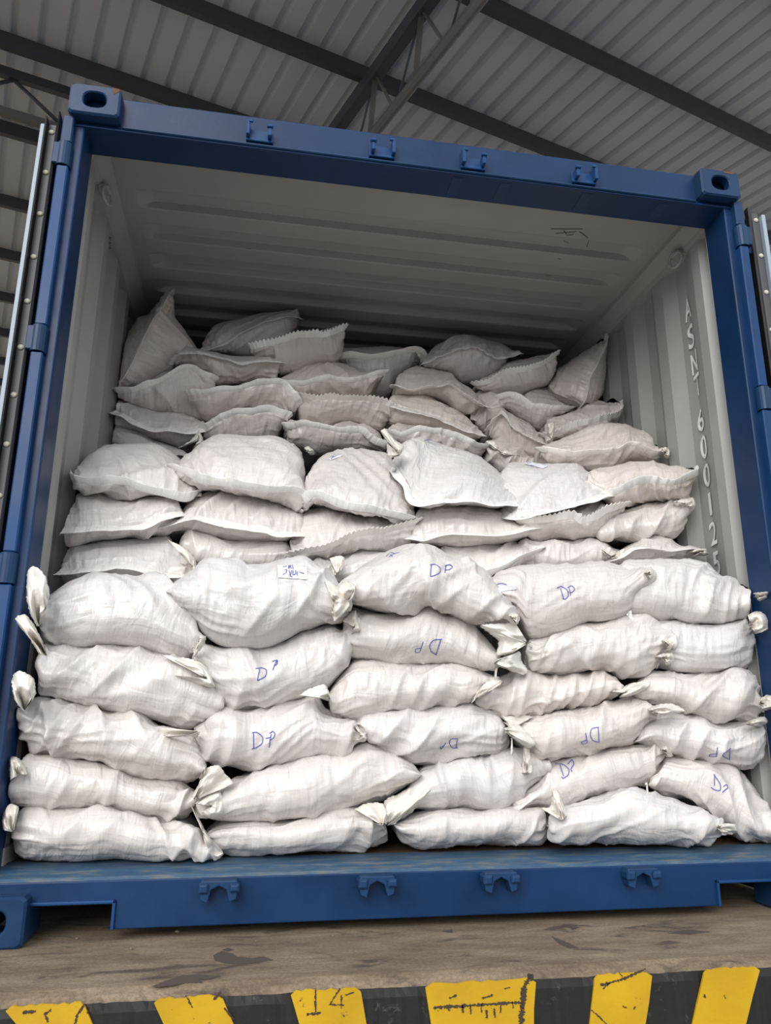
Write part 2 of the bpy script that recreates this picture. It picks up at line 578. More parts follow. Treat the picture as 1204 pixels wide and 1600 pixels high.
def part_bar(name, a, b, r, mat, parent, square=None):
    mb = MB()
    o = Vector(parent.location)
    if square: mb.bar(Vector(a) - o, Vector(b) - o, square[0], square[1], RN)
    else: mb.tube(Vector(a) - o, Vector(b) - o, r, 12)
    return mb.build(name, mat, parent, smooth=not square)


part_bar('upper_chord', rp(1.6, TB, HT), rp(30, TB, HT), 0, M['steel'], truss, (0.11, 0.15))
part_bar('lower_chord', rp(1.6, TB, HB), rp(30, TB, HB), 0.05, M['steel_worn'], truss)


def a_at(px, py, h): return on_roof(px, py, h)[0]


tn = [a_at(664, 17, HT), a_at(588, 116, HT)]
step = tn[1] - tn[0]
for k_ in range(-2, 14):
    a = tn[0] + step * k_
    part_bar('web_post', rp(a, TB, HT), rp(a + 0.12, TB, HB), 0.028, M['steel_worn'], truss)
    part_bar('web_diagonal', rp(a, TB, HT), rp(a + step * 0.52, TB, HB), 0.012, M['steel'], truss)
    part_bar('web_diagonal', rp(a, TB, HT), rp(a - step * 0.42, TB, HB), 0.017, M['steel_worn'], truss)

# girder running across, seen at the upper left
GA = 1.36 * (RH - 0.2)
gir = tag(empty('roof_girder', rp(GA, -2, RH - 0.9)), 'dark steel lattice girder under the roof, left of the container', 'girder')
part_bar('upper_chord', rp(GA, -2.4, RH - 0.2), rp(GA, TB, RH - 0.2), 0, M['steel'], gir, (0.07, 0.10))
part_bar('lower_chord', rp(GA, -2.4, 5.36), rp(GA, TB, 5.36), 0, M['steel_worn'], gir, (0.07, 0.08))
gb = on_roof(22, 119, RH - 0.2)[1]
for k_ in range(-3, 3):
    b = gb + 1.05 * k_
    part_bar('web_diagonal', rp(GA, b, RH - 0.25), rp(GA, b + 0.52, 5.38), 0.02, M['steel'], gir)
    part_bar('web_diagonal', rp(GA, b, RH - 0.25), rp(GA, b - 0.52, 5.38), 0.02, M['steel'], gir)

# ================================================================ the shipping container
W, HC, LEN = 1.219, 2.591, 6.058
box_root = tag(empty('shipping_container', (0, 0, 0)), 'open blue shipping container with a pale grey lining, filled with white sacks', 'container')


def bevel(o, w=0.004, seg=2):
    m = o.modifiers.new('edge', 'BEVEL')
    m.width = w; m.segments = seg; m.limit_method = 'ANGLE'; m.angle_limit = math.radians(40)
    return o


# corner posts: front plate, inner return, rebate for the door
for sx in (-1, 1):
    poly = [(1.170, 0.048), (1.206, 0.048), (1.206, 0.070), (1.219, 0.070), (1.219, 0.178), (1.170, 0.178)]
    mb = MB()
    mb.prism(poly, lambda p, t, s=sx: (s * p[0], p[1], t), 0.11, 2.475)
    bevel(mb.build('corner_post', M['blue'], box_root), 0.005)
    # the square bar along its outer edge, in lengths between the hinge knuckles
    kn = [2.325, 1.66, 0.953, 0.30]
    zs = [2.475] + kn + [0.12]
    for i in range(len(zs) - 1):
        z1, z0 = zs[i] - (0.045 if i else 0.0), zs[i + 1] + (0.045 if i < len(zs) - 2 else 0)
        mb = MB(); mb.box(sx * 1.199, sx * 1.234, 0.020, 0.056, z0, z1, 0.004)
        mb.build('hinge_bar', M['blue_light'] if i else M['blue_worn'], box_root)
    for z in kn:
        mb = MB()
        mb.tube((sx * 1.219, 0.037, z - 0.043), (sx * 1.219, 0.037, z + 0.043), 0.024, 18)
        mb.box(sx * 1.216, sx * 1.252, 0.018, 0.050, z - 0.040, z + 0.040, 0.003)
        mb.build('hinge_knuckle', M['blue_worn'], box_root)

# header: front plate, lip, underside
mb = MB()
mb.prism([(0.05, 2.592), (0.05, 2.468), (0.043, 2.464), (0.043, 2.456), (0.178, 2.456), (0.178, 2.592)], lambda p, t: (t, p[0], p[1]), -1.212, 1.212)
header = bevel(mb.build('door_header', M['blue'], box_root), 0.003)
mb = MB(); mb.box(-1.05, 1.05, 0.036, 0.052, 2.462, 2.472, 0.003); mb.build('drip_edge', M['blue_worn'], header)
for x in (0.12, 0.30, 0.62, 0.93):
    mb = MB(); mb.box(x - 0.02, x + 0.02, 0.06, 0.16, 2.4545, 2.457, 0.001); mb.build('weld_patch', M['blue_worn'], header)

# threshold sill with fork notches
zt, zb, nz = 0.142, 0.026, 0.092
poly = [(-1.17, zt), (-1.17, nz), (-0.858, nz), (-0.858, zb), (0.858, zb), (0.858, nz), (1.17, nz), (1.17, zt)]
mb = MB(); mb.prism(poly, lambda p, t: (p[0], t, p[1]), 0.05, 0.064)
sill = bevel(mb.build('door_sill', M['blue'], box_root), 0.003)
mb = MB()
mb.prism([(0.052, 0.140), (0.060, 0.150), (0.10, 0.163), (0.21, 0.168), (0.21, 0.150), (0.064, 0.120)], lambda p, t: (t, p[0], p[1]), -1.17, 1.17)
mb.build('threshold_plate', M['sill'], box_root)
for s in (-1, 1):
    mb = MB()
    mb.box(s * 0.850, s * 1.06, 0.040, 0.075, nz - 0.004, nz + 0.004)
    mb.box(s * 0.850, s * 0.858, 0.040, 0.075, zb, nz + 0.004)
    bevel(mb.build('notch_edge', M['blue_light'], sill), 0.002)


def casting(name, sx, top):
    """corner casting: hollow block with an oval opening in the end face"""
    w, h, d = 0.162, 0.118, 0.178
    cx = sx * (W - w / 2)
    z0 = HC - h if top else 0.0
    cz = z0 + h / 2
    N = 48
    th = np.linspace(0, 2 * np.pi, N, endpoint=False) + math.pi / N

    def rect(a, hw, hh, p):
        c, s = math.cos(a), math.sin(a)
        k = 1.0 / ((abs(c) ** p + abs(s) ** p) ** (1 / p))
        return c * k * hw, s * k * hh
    rings = []
    for hw, hh, y, p in ((w / 2 - .004, h / 2 - .004, d, 14), (w / 2, h / 2, d - .004, 14), (w / 2, h / 2, .006, 14), (w / 2 - .006, h / 2 - .006, 0.0, 14),
                         (.040, .034, 0.0, 2.6), (.036, .030, .004, 2.6), (.035, .029, .034, 2.6), (w / 2 - .02, h / 2 - .02, .036, 6), (w / 2 - .02, h / 2 - .02, d - .02, 6)):
        rings.append([(cx + rect(a, hw, hh, p)[0], y, cz + rect(a, hw, hh, p)[1]) for a in th])
    me = grid_mesh(name, np.array(rings), True, smooth=False)
    return link(name, me, M['blue_worn'], box_root)


for sx in (-1, 1):
    for top in (True, False):
        c = casting('corner_casting', sx, top)
        if top:
            pr = [(0.052, 0.001), (0.074, 0.002), (0.076, 0.012), (0.066, 0.02), (0.06, 0.026), (0.054, 0.016)] if sx < 0 else [(0.01, 0.004), (0.05, 0.001), (0.07, 0.004), (0.05, 0.012), (0.02, 0.010)]
            mb = MB()
            mb.prism([(-sx * 0 + sx * (W - 0.081) + px_ * 1.0, HC - 0.004 - pz) for px_, pz in pr], lambda p, t: (p[0], t, p[1]), -0.0008, 0.002)
            mb.build('rust_patch', M['rust'], c)

# cam keepers on header and sill
for x in (-0.595, -0.165, 0.172, 0.600):
    mb = MB()
    flip = -1 if x in (-0.595, 0.172) else 1
    mb.box(-0.046, 0.046, -0.014, 0.002, -0.034, -0.020, 0.002)
    mb.box(-0.046, 0.046, -0.006, 0.002, -0.030, 0.018, 0.002)
    a, b = (-0.040, 0.034) if flip < 0 else (0.040, -0.034)
    mb.box(a - 0.006, a + 0.006, -0.036, 0.0, -0.026, 0.034, 0.002)
    mb.box(b - 0.006, b + 0.006, -0.040, 0.0, -0.026, 0.014, 0.002)
    mb.box(min(a, 0) if a < 0 else a - 0.016, a + 0.016 if a < 0 else a, -0.038, -0.030, 0.022, 0.034, 0.002)
    mb.box(b - 0.010, b + 0.010, -0.046, -0.030, 0.004, 0.016, 0.003)
    mb.build('cam_keeper', M['blue_light'], header, (x, 0.05, 2.515))
for x in (-0.59, -0.17, 0.179, 0.604):
    mb = MB()
    mb.prism([(-0.046, 0.024), (0.046, 0.024), (0.050, 0.012), (0.046, -0.022), (0.028, -0.028), (0.020, 0.002), (0.0, 0.012), (-0.020, 0.002), (-0.028, -0.030), (-0.046, -0.022), (-0.050, 0.012)], lambda p, t: (p[0], t, p[1]), -0.040, 0.004)
    mb.box(-0.054, -0.026, -0.050, -0.004, -0.006, 0.020, 0.004)
    mb.box(0.026, 0.054, -0.050, -0.004, -0.004, 0.018, 0.004)
    o = mb.build('cam_keeper', M['blue_worn'], sill, (x, 0.05, 0.116))
    bevel(o, 0.003)

# inner lining: corrugated side walls, roof, floor, far wall
wall_prof = [(0.176, 1.210), (0.222, 1.210), (0.247, 1.178), (0.300, 1.178), (0.402, 1.210), (0.470, 1.210), (0.535, 1.178), (0.610, 1.178)]
y = 0.610
while y < 5.7:
    wall_prof += [(y + 0.065, 1.210), (y + 0.135, 1.210), (y + 0.200, 1.178), (y + 0.275, 1.178)]
    y += 0.275
wy = np.array([p[0] for p in wall_prof]); wx = np.array([p[1] for p in wall_prof])
panels = {}
for sx in (-1, 1):
    g = np.array([[(sx * x, yy, z) for z in (0.12, 2.475)] for yy, x in wall_prof])
    o = link('side_lining', grid_mesh('side_lining', g, smooth=False), M['beige'], box_root)
    panels[sx] = o
    g = np.array([[(sx * (x + 0.005), yy, z) for z in (0.12, 2.53)] for yy, x in wall_prof])
    link('outer_side_sheet', grid_mesh('outer_side_sheet', g, smooth=False), M['blue'], box_root)
    mb = MB()
    mb.prism([(1.120, 2.545), (1.126, 2.512), (1.164, 2.470), (1.172, 2.452), (1.216, 2.452), (1.216, 2.545)], lambda p, t, s=sx: (s * p[0], t, p[1]), 0.178, 5.95)
    mb.build('top_side_rail', M['beige'], box_root)
    mb = MB()
    mb.prism([(1.170, 0.178), (1.182, 0.178), (1.210, 0.190), (1.210, 0.176)], lambda p, t, s=sx: (s * p[0], p[1], t), 0.165, 2.455)
    mb.build('lining_edge', M['beige'], box_root)
    mb = MB(); mb.box(sx * 1.165, sx * 1.2, 0.16, 5.9, 0.165, 0.21); mb.build('kick_strip', M['beige'], box_root)
    # lashing ring under the top rail
    rc = np.array([sx * 1.150, 0.36, 2.432])
    uu, vv = np.meshgrid(np.linspace(0, 2 * np.pi, 28, endpoint=False), np.linspace(0, 2 * np.pi, 10, endpoint=False), indexing='ij')
    rr = 0.030 + 0.006 * np.cos(vv)
    tor = np.stack([rc[0] + sx * (-0.004 + 0.006 * np.sin(vv) - 0.35 * rr * np.cos(uu)), rc[1] + rr * np.cos(uu), rc[2] + rr * 1.1 * np.sin(uu)], -1)
    tor = np.concatenate([tor, tor[:1]], 0)
    link('lashing_ring', grid_mesh('lashing_ring', tor, True), M['beige'], box_root)
    mb = MB(); mb.box(sx * 1.14, sx * 1.18, 0.33, 0.385, 2.448, 2.462, 0.003); mb.build('ring_bracket', M['beige'], box_root)
mb = MB(); mb.prism([(1.172, 0.182), (1.205, 0.205), (1.205, 0.182)], lambda p, t: (p[0], p[1], t), 2.225, 2.232); mb.build('lashing_tab', M['beige'], box_root)
mb = MB(); mb.prism([(-1.172, 0.182), (-1.205, 0.205), (-1.205, 0.182)], lambda p, t: (p[0], p[1], t), 2.225, 2.232); mb.build('lashing_tab', M['beige'], box_root)

# roof sheet with pressed recesses that taper out at both ends
ys = [0.17, 0.40]
zs_ = [0, 0]
yk = 0.440
while yk < 5.75:
    ys += [yk - 0.008, yk + 0.006, yk + 0.020, yk + 0.088, yk + 0.098, yk + 0.108, yk + 0.114]
    zs_ += [0, 0.25, 1, 1, 0.92, 0.1, 0]
    yk += 0.2105
ys += [5.95]; zs_ += [0]
xr = np.array([-1.135, -1.075, -1.065, -1.05, -1.035, -1.02, -1.005, -0.99, -0.975, -0.5, 0, 0.5, 0.975, 0.99, 1.005, 1.02, 1.035, 1.05, 1.065, 1.075, 1.135])
ss = np.clip((1.075 - np.abs(xr)) / 0.085, 0, 1)
ss = ss * ss * (3 - 2 * ss)
g = np.array([[(x, yy, 2.532 + 0.032 * zz * s) for x, s in zip(xr, ss)] for yy, zz in zip(ys, zs_)])
link('roof_lining', grid_mesh('roof_lining', g, smooth=False), M['beige'], box_root)
mb = MB(); mb.box(-1.215, 1.215, 0.178, 5.95, 2.57, 2.58); mb.build('outer_roof_sheet', M['blue'], box_root)
for i in range(8):
    mb = MB(); x0 = -1.17 + i * 0.2925
    mb.box(x0 + 0.0015, x0 + 0.291, 0.205, 5.9, 0.135, 0.165, 0.001)
    mb.build('floor_plank', M['plywood'], box_root)
mb = MB(); mb.box(-1.215, 1.215, 5.90, 5.94, 0.12, 2.55); mb.build('far_end_wall', M['beige'], box_root)
for s in (-1, 1):
    mb = MB(); mb.box(s * 1.165, s * 1.216, 0.178, 5.88, 0.012, 0.16, 0.004); mb.build('bottom_side_rail', M['blue'], box_root)  # rails added to keep side light out from under the floor
for i in range(9):
    mb = MB(); y0 = 0.42 + i * 0.62; mb.box(-1.165, 1.165, y0, y0 + 0.045, 0.012, 0.134); mb.build('cross_member', M['steel'], box_root)  # cross members added behind the sill notches to darken them
# scuffs on the ceiling lining
for strokes in ([(860, 358), (910, 358)], [(868, 365), (900, 362)], [(880, 376), (888, 380)], [(905, 362), (918, 372)], [(870, 404), (876, 405)], [(384, 388), (392, 389)], [(850, 430), (862, 431)], [(880, 360), (886, 368), (896, 366)], [(920, 375), (916, 386)]):
    pts = [at(x, y, 2, 2.5305) for x, y in dense(strokes, 4)]
    join_grids('scuff_mark', [ribbon(pts, (0, 0, -1), 0.0035)], M['dark_mark'], box_root)

# white lettering down the right wall
LET = [('A', 1070, 482, .100), ('S', 1075.5, 525, .105), ('N', 1081, 566, .092), ('T', 1086, 601, .092), ('6', 1090.5, 656, .092), ('0', 1095.5, 698, .096), ('0', 1100, 742, .094), ('1', 1104.5, 787, .090), ('2', 1110, 833, .092), ('5', 1115, 880, .092)]
for ch, x, yy, h in LET:
    cu = bpy.data.curves.new('letter', 'FONT')
    cu.body = ch; cu.align_x = 'CENTER'; cu.align_y = 'CENTER'; cu.size = 1.0; cu.offset = 0.012; cu.resolution_u = 6
    ob = bpy.data.objects.new('letter', cu)
    COL.objects.link(ob)
    dg = bpy.context.evaluated_depsgraph_get()
    me = bpy.data.meshes.new_from_object(ob.evaluated_get(dg))
    bpy.data.objects.remove(ob, do_unlink=True)
    co = np.zeros(len(me.vertices) * 3); me.vertices.foreach_get('co', co); co = co.reshape(-1, 3)
    co[:, :2] -= (co[:, :2].max(0) + co[:, :2].min(0)) / 2
    co[:, 1] *= h / np.ptp(co[:, 1])
    wd = np.ptp(co[:, 0])
    co[:, 0] *= (0.062 if ch != '1' else 0.026) / wd
    ctr = at(x, yy, 0, 1.19)
    Y = ctr[1] - co[:, 0]
    X = np.interp(Y, wy, wx) - 0.005
    P3 = np.stack([X, Y, ctr[2] + co[:, 1]], -1)
    me.vertices.foreach_set('co', P3.reshape(-1).astype(np.float32)); me.update(); me.materials.clear()
    link('letter', me, M['white_paint'], panels[1])
# faint dark stencil print on the left lining
for i in range(5):
    a = at(170.5 + (i % 2) * 1.5, 371 + i * 4, 0, -1.174); b = at(173.5 - (i % 2), 369 + i * 4 + 3, 0, -1.174)
    join_grids('stencil_mark', [ribbon([a, (a + b) / 2, b], (1, 0, 0), 0.006)], M['dark_mark'], panels[-1])

# the doors, folded right back along the sides, seen edge-on with their seals
for sx, off in ((-1, 0.0), (1, 0.040)):
    d = empty('door', (sx * (1.28 + off), 0.07, 0.2)); d.parent = box_root
    L = Vector((sx * (1.28 + off), 0.07, 0.2))

    def dbox(name, x0, x1, y0, y1, z0, z1, mat, bev=0.0):
        mb = MB(); mb.box(sx * (x0 + off) - L.x, sx * (x1 + off) - L.x, y0 - L.y, y1 - L.y, z0 - L.z, z1 - L.z, bev)
        return mb.build(name, mat, d)
    dbox('door_panel', 1.262, 1.305, 0.085, 1.23, 0.2, 2.47, M['blue'], 0.004)
    dbox('door_edge', 1.294, 1.310, 0.050, 0.086, 0.2, 2.455, M['pale_steel'], 0.003)
    dbox('gasket_strip', 1.262, 1.292, 0.066, 0.088, 0.2, 2.468, M['gasket'], 0.004)
    mb = MB()
    fy = 0.026 if sx < 0 else 0.060
    mb.prism([(1.246, fy + 0.004), (1.250, fy), (1.262, 0.066), (1.262, 0.090), (1.250, 0.090)], lambda p, t: (sx * (p[0] + off) - L.x, p[1] - L.y, t - L.z), 0.2, 2.49)
    mb.build('rubber_lip', M['rubber'], d)
    mb = MB()
    mb.prism([(1.288, fy + 0.012), (1.293, fy + 0.010), (1.296, 0.070), (1.290, 0.074)], lambda p, t: (sx * (p[0] + off) - L.x, p[1] - L.y, t - L.z), 0.2, 2.475)
    mb.build('rubber_lip', M['rubber'], d)
    z = 2.435
    while z > 0.25:
        bm = bmesh.new()
        bmesh.ops.create_uvsphere(bm, u_segments=10, v_segments=6, radius=0.010, matrix=Matrix.Diagonal((1, 0.6, 0.9, 1)))
        me = bpy.data.meshes.new('rivet'); bm.to_mesh(me); bm.free()
        link('rivet', me, M['rivet'], d, (sx * (1.277 + off) - L.x, 0.065 - L.y, z - L.z))
        z -= 0.158
    for z in (2.325, 1.66, 0.953, 0.30):
        dbox('hinge_blade', 1.236 - off, 1.275, 0.075, 0.095, z - 0.035, z + 0.035, M['blue_worn'], 0.003)

SACKS = [
 {'key':'R1a','Y':0.1,'top':[(17.5,1297.5),(40,1262.5),(87.5,1266.2),(130,1262.5),(165,1261.2),(190,1271.2),(220,1275),(250,1283.8),(290,1281.2),(320,1312.5),(348.5,1332.5)],'bot':[(17.5,1300),(23.8,1325),(32.5,1340),(62.5,1346.2),(122.5,1350),(142.5,1344.5),(180,1341.2),(205,1343.8),(275,1343.8),(332.5,1343.8),(348.5,1333.8)],'tufts':[{'base':(18.8,1300),'edge':[(5,1297.5),(3,1280),(7.5,1267.5),(15,1256.2),(27.5,1262.5),(21.2,1280)],'name':'ear'},{'base':(316,1300),'edge':[(296,1255),(308.5,1275),(316,1290),(328.5,1310),(348.5,1333.8),(336,1345),(323.5,1335)],'dy':0}],'label':'white woven sack on the blue sill at the bottom, leftmost beside the blue post'},
 {'key':'R1b','Y':0.13,'top':[(316,1308.8),(333.5,1292.5),(356,1281.2),(416,1278.8),(463.5,1276.2),(501,1270),(551,1257.5),(581,1260),(598.5,1272.5),(604.8,1297.5)],'bot':[(316,1310),(341,1327.5),(401,1331.2),(441,1332.5),(501,1328.8),(551,1325),(583.5,1317.5),(604.8,1302.5)],'tufts':[{'base':(597.2,1290),'edge':[(553.5,1263.8),(573.5,1255),(596,1255),(604.8,1270),(598.5,1287.5),(573.5,1285)],'dy':-0.03}],'label':'long flat white sack in the bottom row, second from the left post'},
 {'key':'R1c','Y':0.14,'top':[(614.5,1287.5),(644.5,1272.5),(677,1265),(727,1262.5),(757,1266.2),(797,1262.5),(817,1266.2),(842,1262.5),(852.8,1280)],'bot':[(614.5,1290),(629.5,1310),(654.5,1321.2),(702,1318.8),(757,1320),(814.5,1317.5),(842,1315),(852.8,1290)],'label':'flat blunt-ended white sack in the bottom row, third from the left'},
 {'key':'R1d','Y':0.08,'top':[(857,1290),(878,1270),(903,1257.5),(953,1236.2),(983,1228.8),(1003,1235),(1043,1245),(1078,1260),(1103,1272.5),(1123,1285),(1126.8,1292.5)],'bot':[(857,1292.5),(865.5,1307.5),(883,1316.2),(953,1315),(1003,1318.8),(1053,1316.2),(1103,1317.5),(1118,1308.8),(1126.8,1295)],'tufts':[{'base':(1123,1293.8),'edge':[(1123,1287.5),(1135.5,1287),(1149.2,1288.8),(1151,1300),(1143,1303.8),(1128,1305)]},{'base':(877,1282.5),'edge':[(844.5,1262.5),(862,1260),(864.5,1235),(870.8,1233.8),(877,1250),(887,1272.5)],'dy':-0.02}],'label':'humped white sack in the bottom row with a frilled tail at its right'},
 {'key':'R1e','Y':0.15,'top':[(1013,1225),(1033,1200),(1043,1183.8),(1078,1186.2),(1113,1186.2),(1143,1200),(1168,1220),(1185.5,1242.5),(1204,1262.5),(1228,1285),(1238,1300)],'bot':[(1013,1227.5),(1043,1242.5),(1083,1255),(1123,1281.2),(1143,1300),(1155.5,1310),(1190.5,1312.5),(1218,1312.5),(1238,1302.5)],'marks':[[[(1115.5,1210),(1115.5,1227.5)],[(1114.2,1210),(1124.2,1225),(1124.2,1235),(1115.5,1233.8),(1110,1230)],[(1129.2,1228.8),(1134.2,1226.2),(1136,1231.2),(1131,1235),(1128,1238)]]],'label':'white sack marked DP slumping down to the right end of the sill'},
 {'key':'R2a','Y':0.12,'top':[(15.5,1212.5),(18.8,1186.2),(32.5,1187.5),(50,1178.8),(82.5,1180),(120,1187.5),(150,1188.8),(175,1198.8),(225,1215),(275,1221.2),(300,1240),(307.5,1250)],'bot':[(15.5,1215),(17.5,1242.5),(32.5,1257.5),(62.5,1265),(100,1265),(150,1262),(172.5,1264.5),(195,1272),(225,1277),(265,1283.2),(287.5,1272.5),(300,1255),(307.5,1251.2)],'tufts':[{'base':(303.8,1250),'edge':[(298.8,1245),(310,1225),(323.5,1200),(341,1196.2),(352.5,1210),(363.5,1225),(331,1238.8)],'dy':-0.05},{'base':(27.5,1210),'edge':[(15.5,1220),(15.5,1185),(26.2,1183.8),(35,1192.5),(42.5,1210)],'dy':-0.03,'name':'folded_corner'}],'label':'white sack second from the bottom at the left, blunt folded end against the post'},
 {'key':'R2b','Y':0.11,'top':[(306,1255),(326,1240),(348.5,1238.8),(366,1221.2),(406,1203.8),(456,1192.5),(496,1180),(533.5,1177.5),(553.5,1167.5),(573.5,1158.8),(601,1171.2),(624.5,1181.2),(644.5,1194.5),(658.5,1208.8)],'bot':[(306,1260),(331,1277.5),(376,1283.8),(416,1279.5),(451,1280.5),(501,1273),(551,1260.5),(602,1250.5),(617,1240.5),(637,1227.5),(658.5,1212.5)],'tufts':[{'base':(328.5,1260),'edge':[(304.8,1255),(323.5,1238.8),(343.5,1236.2),(351,1250),(346,1272.5),(328.5,1278.8),(313.5,1270)],'dy':-0.03}],'label':'long white sack in the second row, second from left, right end tipping up'},
 {'key':'R2c','Y':0.15,'top':[(602,1280),(617,1250),(639.5,1232.5),(659.5,1200),(702,1181.2),(719.5,1178),(757,1178),(787,1165),(802,1166.2),(827,1172.5),(847,1185),(862,1196.2)],'bot':[(602,1283.8),(617,1282.5),(647,1263.8),(682,1267),(727,1260.8),(762,1264.5),(792,1260.8),(822,1240),(842,1220),(862,1198)],'tufts':[{'base':(823.2,1207.5),'edge':[(816,1207.5),(819,1175),(822,1165.5),(828.2,1175),(832,1195),(831,1208.8)],'dy':-0.05,'name':'loose_flap'},{'base':(604.5,1290),'edge':[(592,1275),(602,1250),(624.5,1240),(652,1225),(672,1232.5),(647,1260),(617,1287.5)],'dy':-0.02}],'label':'white sack in the second row with a loose white leaf-shaped flap near its right tip'},
 {'key':'R2d','Y':0.16,'top':[(799.5,1262.5),(819.5,1242.5),(842,1217.5),(850.5,1192.5),(878,1180),(903,1175),(940.5,1168.8),(988,1161.2),(1020.5,1163),(1043,1173.8)],'bot':[(799.5,1265),(817,1268),(842,1261.2),(867,1265),(903,1256.2),(933,1244.5),(983,1228),(1008,1226.2),(1025.5,1212.5),(1038,1187.5),(1043,1175)],'tufts':[{'base':(1039.2,1173.8),'edge':[(1033,1167.5),(1041.8,1163.8),(1045.5,1172.5),(1051.8,1181.2),(1043,1182.5)]},{'base':(1009.2,1226.2),'edge':[(1006.8,1225),(1010.5,1222.5),(1013,1240),(1015.5,1247.5),(1010.5,1245)],'dy':-0.03,'name':'loose_thread'}],'marks':[[[(874,1195),(880,1213)],[(867,1193.8),(879.5,1195),(888.2,1202.5),(887,1211.2),(879.5,1216.2),(876.5,1213.8)],[(886.5,1194.5),(893.2,1187.5),(896,1194.5),(891.5,1202),(893.2,1206.2)]]],'label':'white sack marked DP in the second row, resting on the humped sack, tail pointing right'},
 {'key':'R3a','Y':0.1,'top':[(26.2,1113.8),(42.5,1103.8),(72.5,1088.8),(112.5,1093.8),(135,1101.2),(170,1112),(195,1118),(217.5,1119.5),(250,1135),(300,1147.5),(312.5,1160),(322.5,1197.5)],'bot':[(26.2,1118.8),(37.5,1147.5),(50,1172.5),(65,1179.5),(95,1184.5),(140,1189.5),(160,1190.8),(180,1200.8),(212.5,1213),(245,1220.5),(287.5,1223),(312.5,1215.5),(322.5,1200)],'tufts':[{'base':(37.5,1110),'edge':[(35,1110),(22.5,1092.5),(18,1067.5),(21.2,1053.8),(32.5,1048),(51.2,1060),(53.8,1082.5),(42.5,1102.5)],'name':'ear'},{'base':(320,1200),'edge':[(318.8,1187.5),(322.5,1200),(318.8,1213.8),(310,1217.5)],'dy':-0.03}],'label':'creased white sack third from the bottom at the left post, ear standing up'},
 {'key':'R3b','Y':0.12,'top':[(306,1150),(324.8,1128.8),(341,1108.8),(383.5,1111.2),(426,1103.8),(456,1093.8),(491,1083.8),(506,1108.8),(531,1121.2),(551,1126.2),(566,1143.8),(572.2,1153.8)],'bot':[(306,1153.8),(328.5,1187.5),(351,1197),(383.5,1202),(411,1202),(451,1193.2),(496,1179.5),(533.5,1179.5),(551,1168),(572.2,1156.2)],'tufts':[{'base':(312.5,1142.5),'edge':[(250,1136.2),(250,1150),(275,1151.2),(297.5,1150),(307.5,1153.8)],'dy':-0.05},{'base':(563.5,1150),'edge':[(553.5,1132.5),(563.5,1141.2),(572.2,1151.2),(569.8,1158.8),(551,1160)],'dy':-0.02}],'marks':[[[(396,1146.2),(396,1170)],[(393.5,1145),(401,1144.5),(409.8,1151.2),(409.8,1161.2),(401,1167.5),(393,1170)],[(423.5,1147.5),(419.8,1167.5)],[(421,1146.2),(426,1143),(429.8,1147.5),(426,1153.8),(421,1156.2)],[(414.8,1153.8),(423.5,1152.5)]]],'label':'white sack marked DP in large letters, third row, second from the left'},
 {'key':'R3c','Y':0.13,'top':[(553.5,1127.5),(569.5,1113.8),(602,1111.2),(617,1107.5),(684.5,1101.2),(734.5,1098.8),(752,1101.2),(777,1113.8),(787,1128.8),(792.5,1140)],'bot':[(553.5,1132.5),(572,1157.5),(602,1174.5),(624.5,1183.2),(647,1194.5),(677,1190.8),(719.5,1179.5),(757,1179.5),(777,1173),(789.5,1155.5),(792.5,1141.2)],'tufts':[{'base':(790.8,1141.2),'edge':[(788.2,1137.5),(807,1131.2),(824.5,1145),(837,1162.5),(827,1168.8),(814.5,1161.2),(797,1148.8)],'dy':-0.06},{'base':(798.2,1153.8),'edge':[(796.5,1153.8),(800,1153.8),(801,1175),(797.5,1180)],'dy':-0.04,'name':'loose_thread'}],'marks':[[[(714,1155),(712,1167.5)],[(715,1153.8),(704.5,1153.8),(701.5,1160),(705.8,1167.5),(715,1168)],[(695.8,1160),(692,1166.2),(688.2,1170),(688,1166.5),(693.5,1164.5)]]],'label':'white sack with a small upside-down mark and leaf-shaped tied end, third row'},
 {'key':'R3d','Y':0.12,'top':[(794.5,1136.2),(814.5,1126.2),(847,1117.5),(903,1107.5),(938,1098.8),(985.5,1088.8),(1008,1093.8),(1023,1112.5),(1025.5,1117.5)],'bot':[(794.5,1140),(808,1160),(828,1175),(847,1183.2),(888,1183.2),(903,1178.2),(943,1169.5),(985.5,1163.2),(998,1150),(1013,1128),(1025.5,1118.8)],'tufts':[{'base':(1023,1115),'edge':[(1013,1105),(1033,1100),(1053,1100),(1070.5,1111.2),(1053,1115),(1033,1118.8)],'dy':-0.04},{'base':(800.5,1137.5),'edge':[(780.5,1115),(803,1115),(833,1120),(808,1127.5),(785.5,1127.5)],'dy':0.03}],'marks':[[[(934.2,1137.5),(935.5,1158.8)],[(935.5,1136.2),(924.2,1138.8),(921.8,1147.5),(925.5,1156.2),(935.5,1159.5)],[(914.2,1145),(916.8,1160)],[(916.8,1160.5),(909.2,1162),(908,1158.8),(915.5,1155.5)]]],'label':'white sack with an upside-down DP, third row, fourth from the left'},
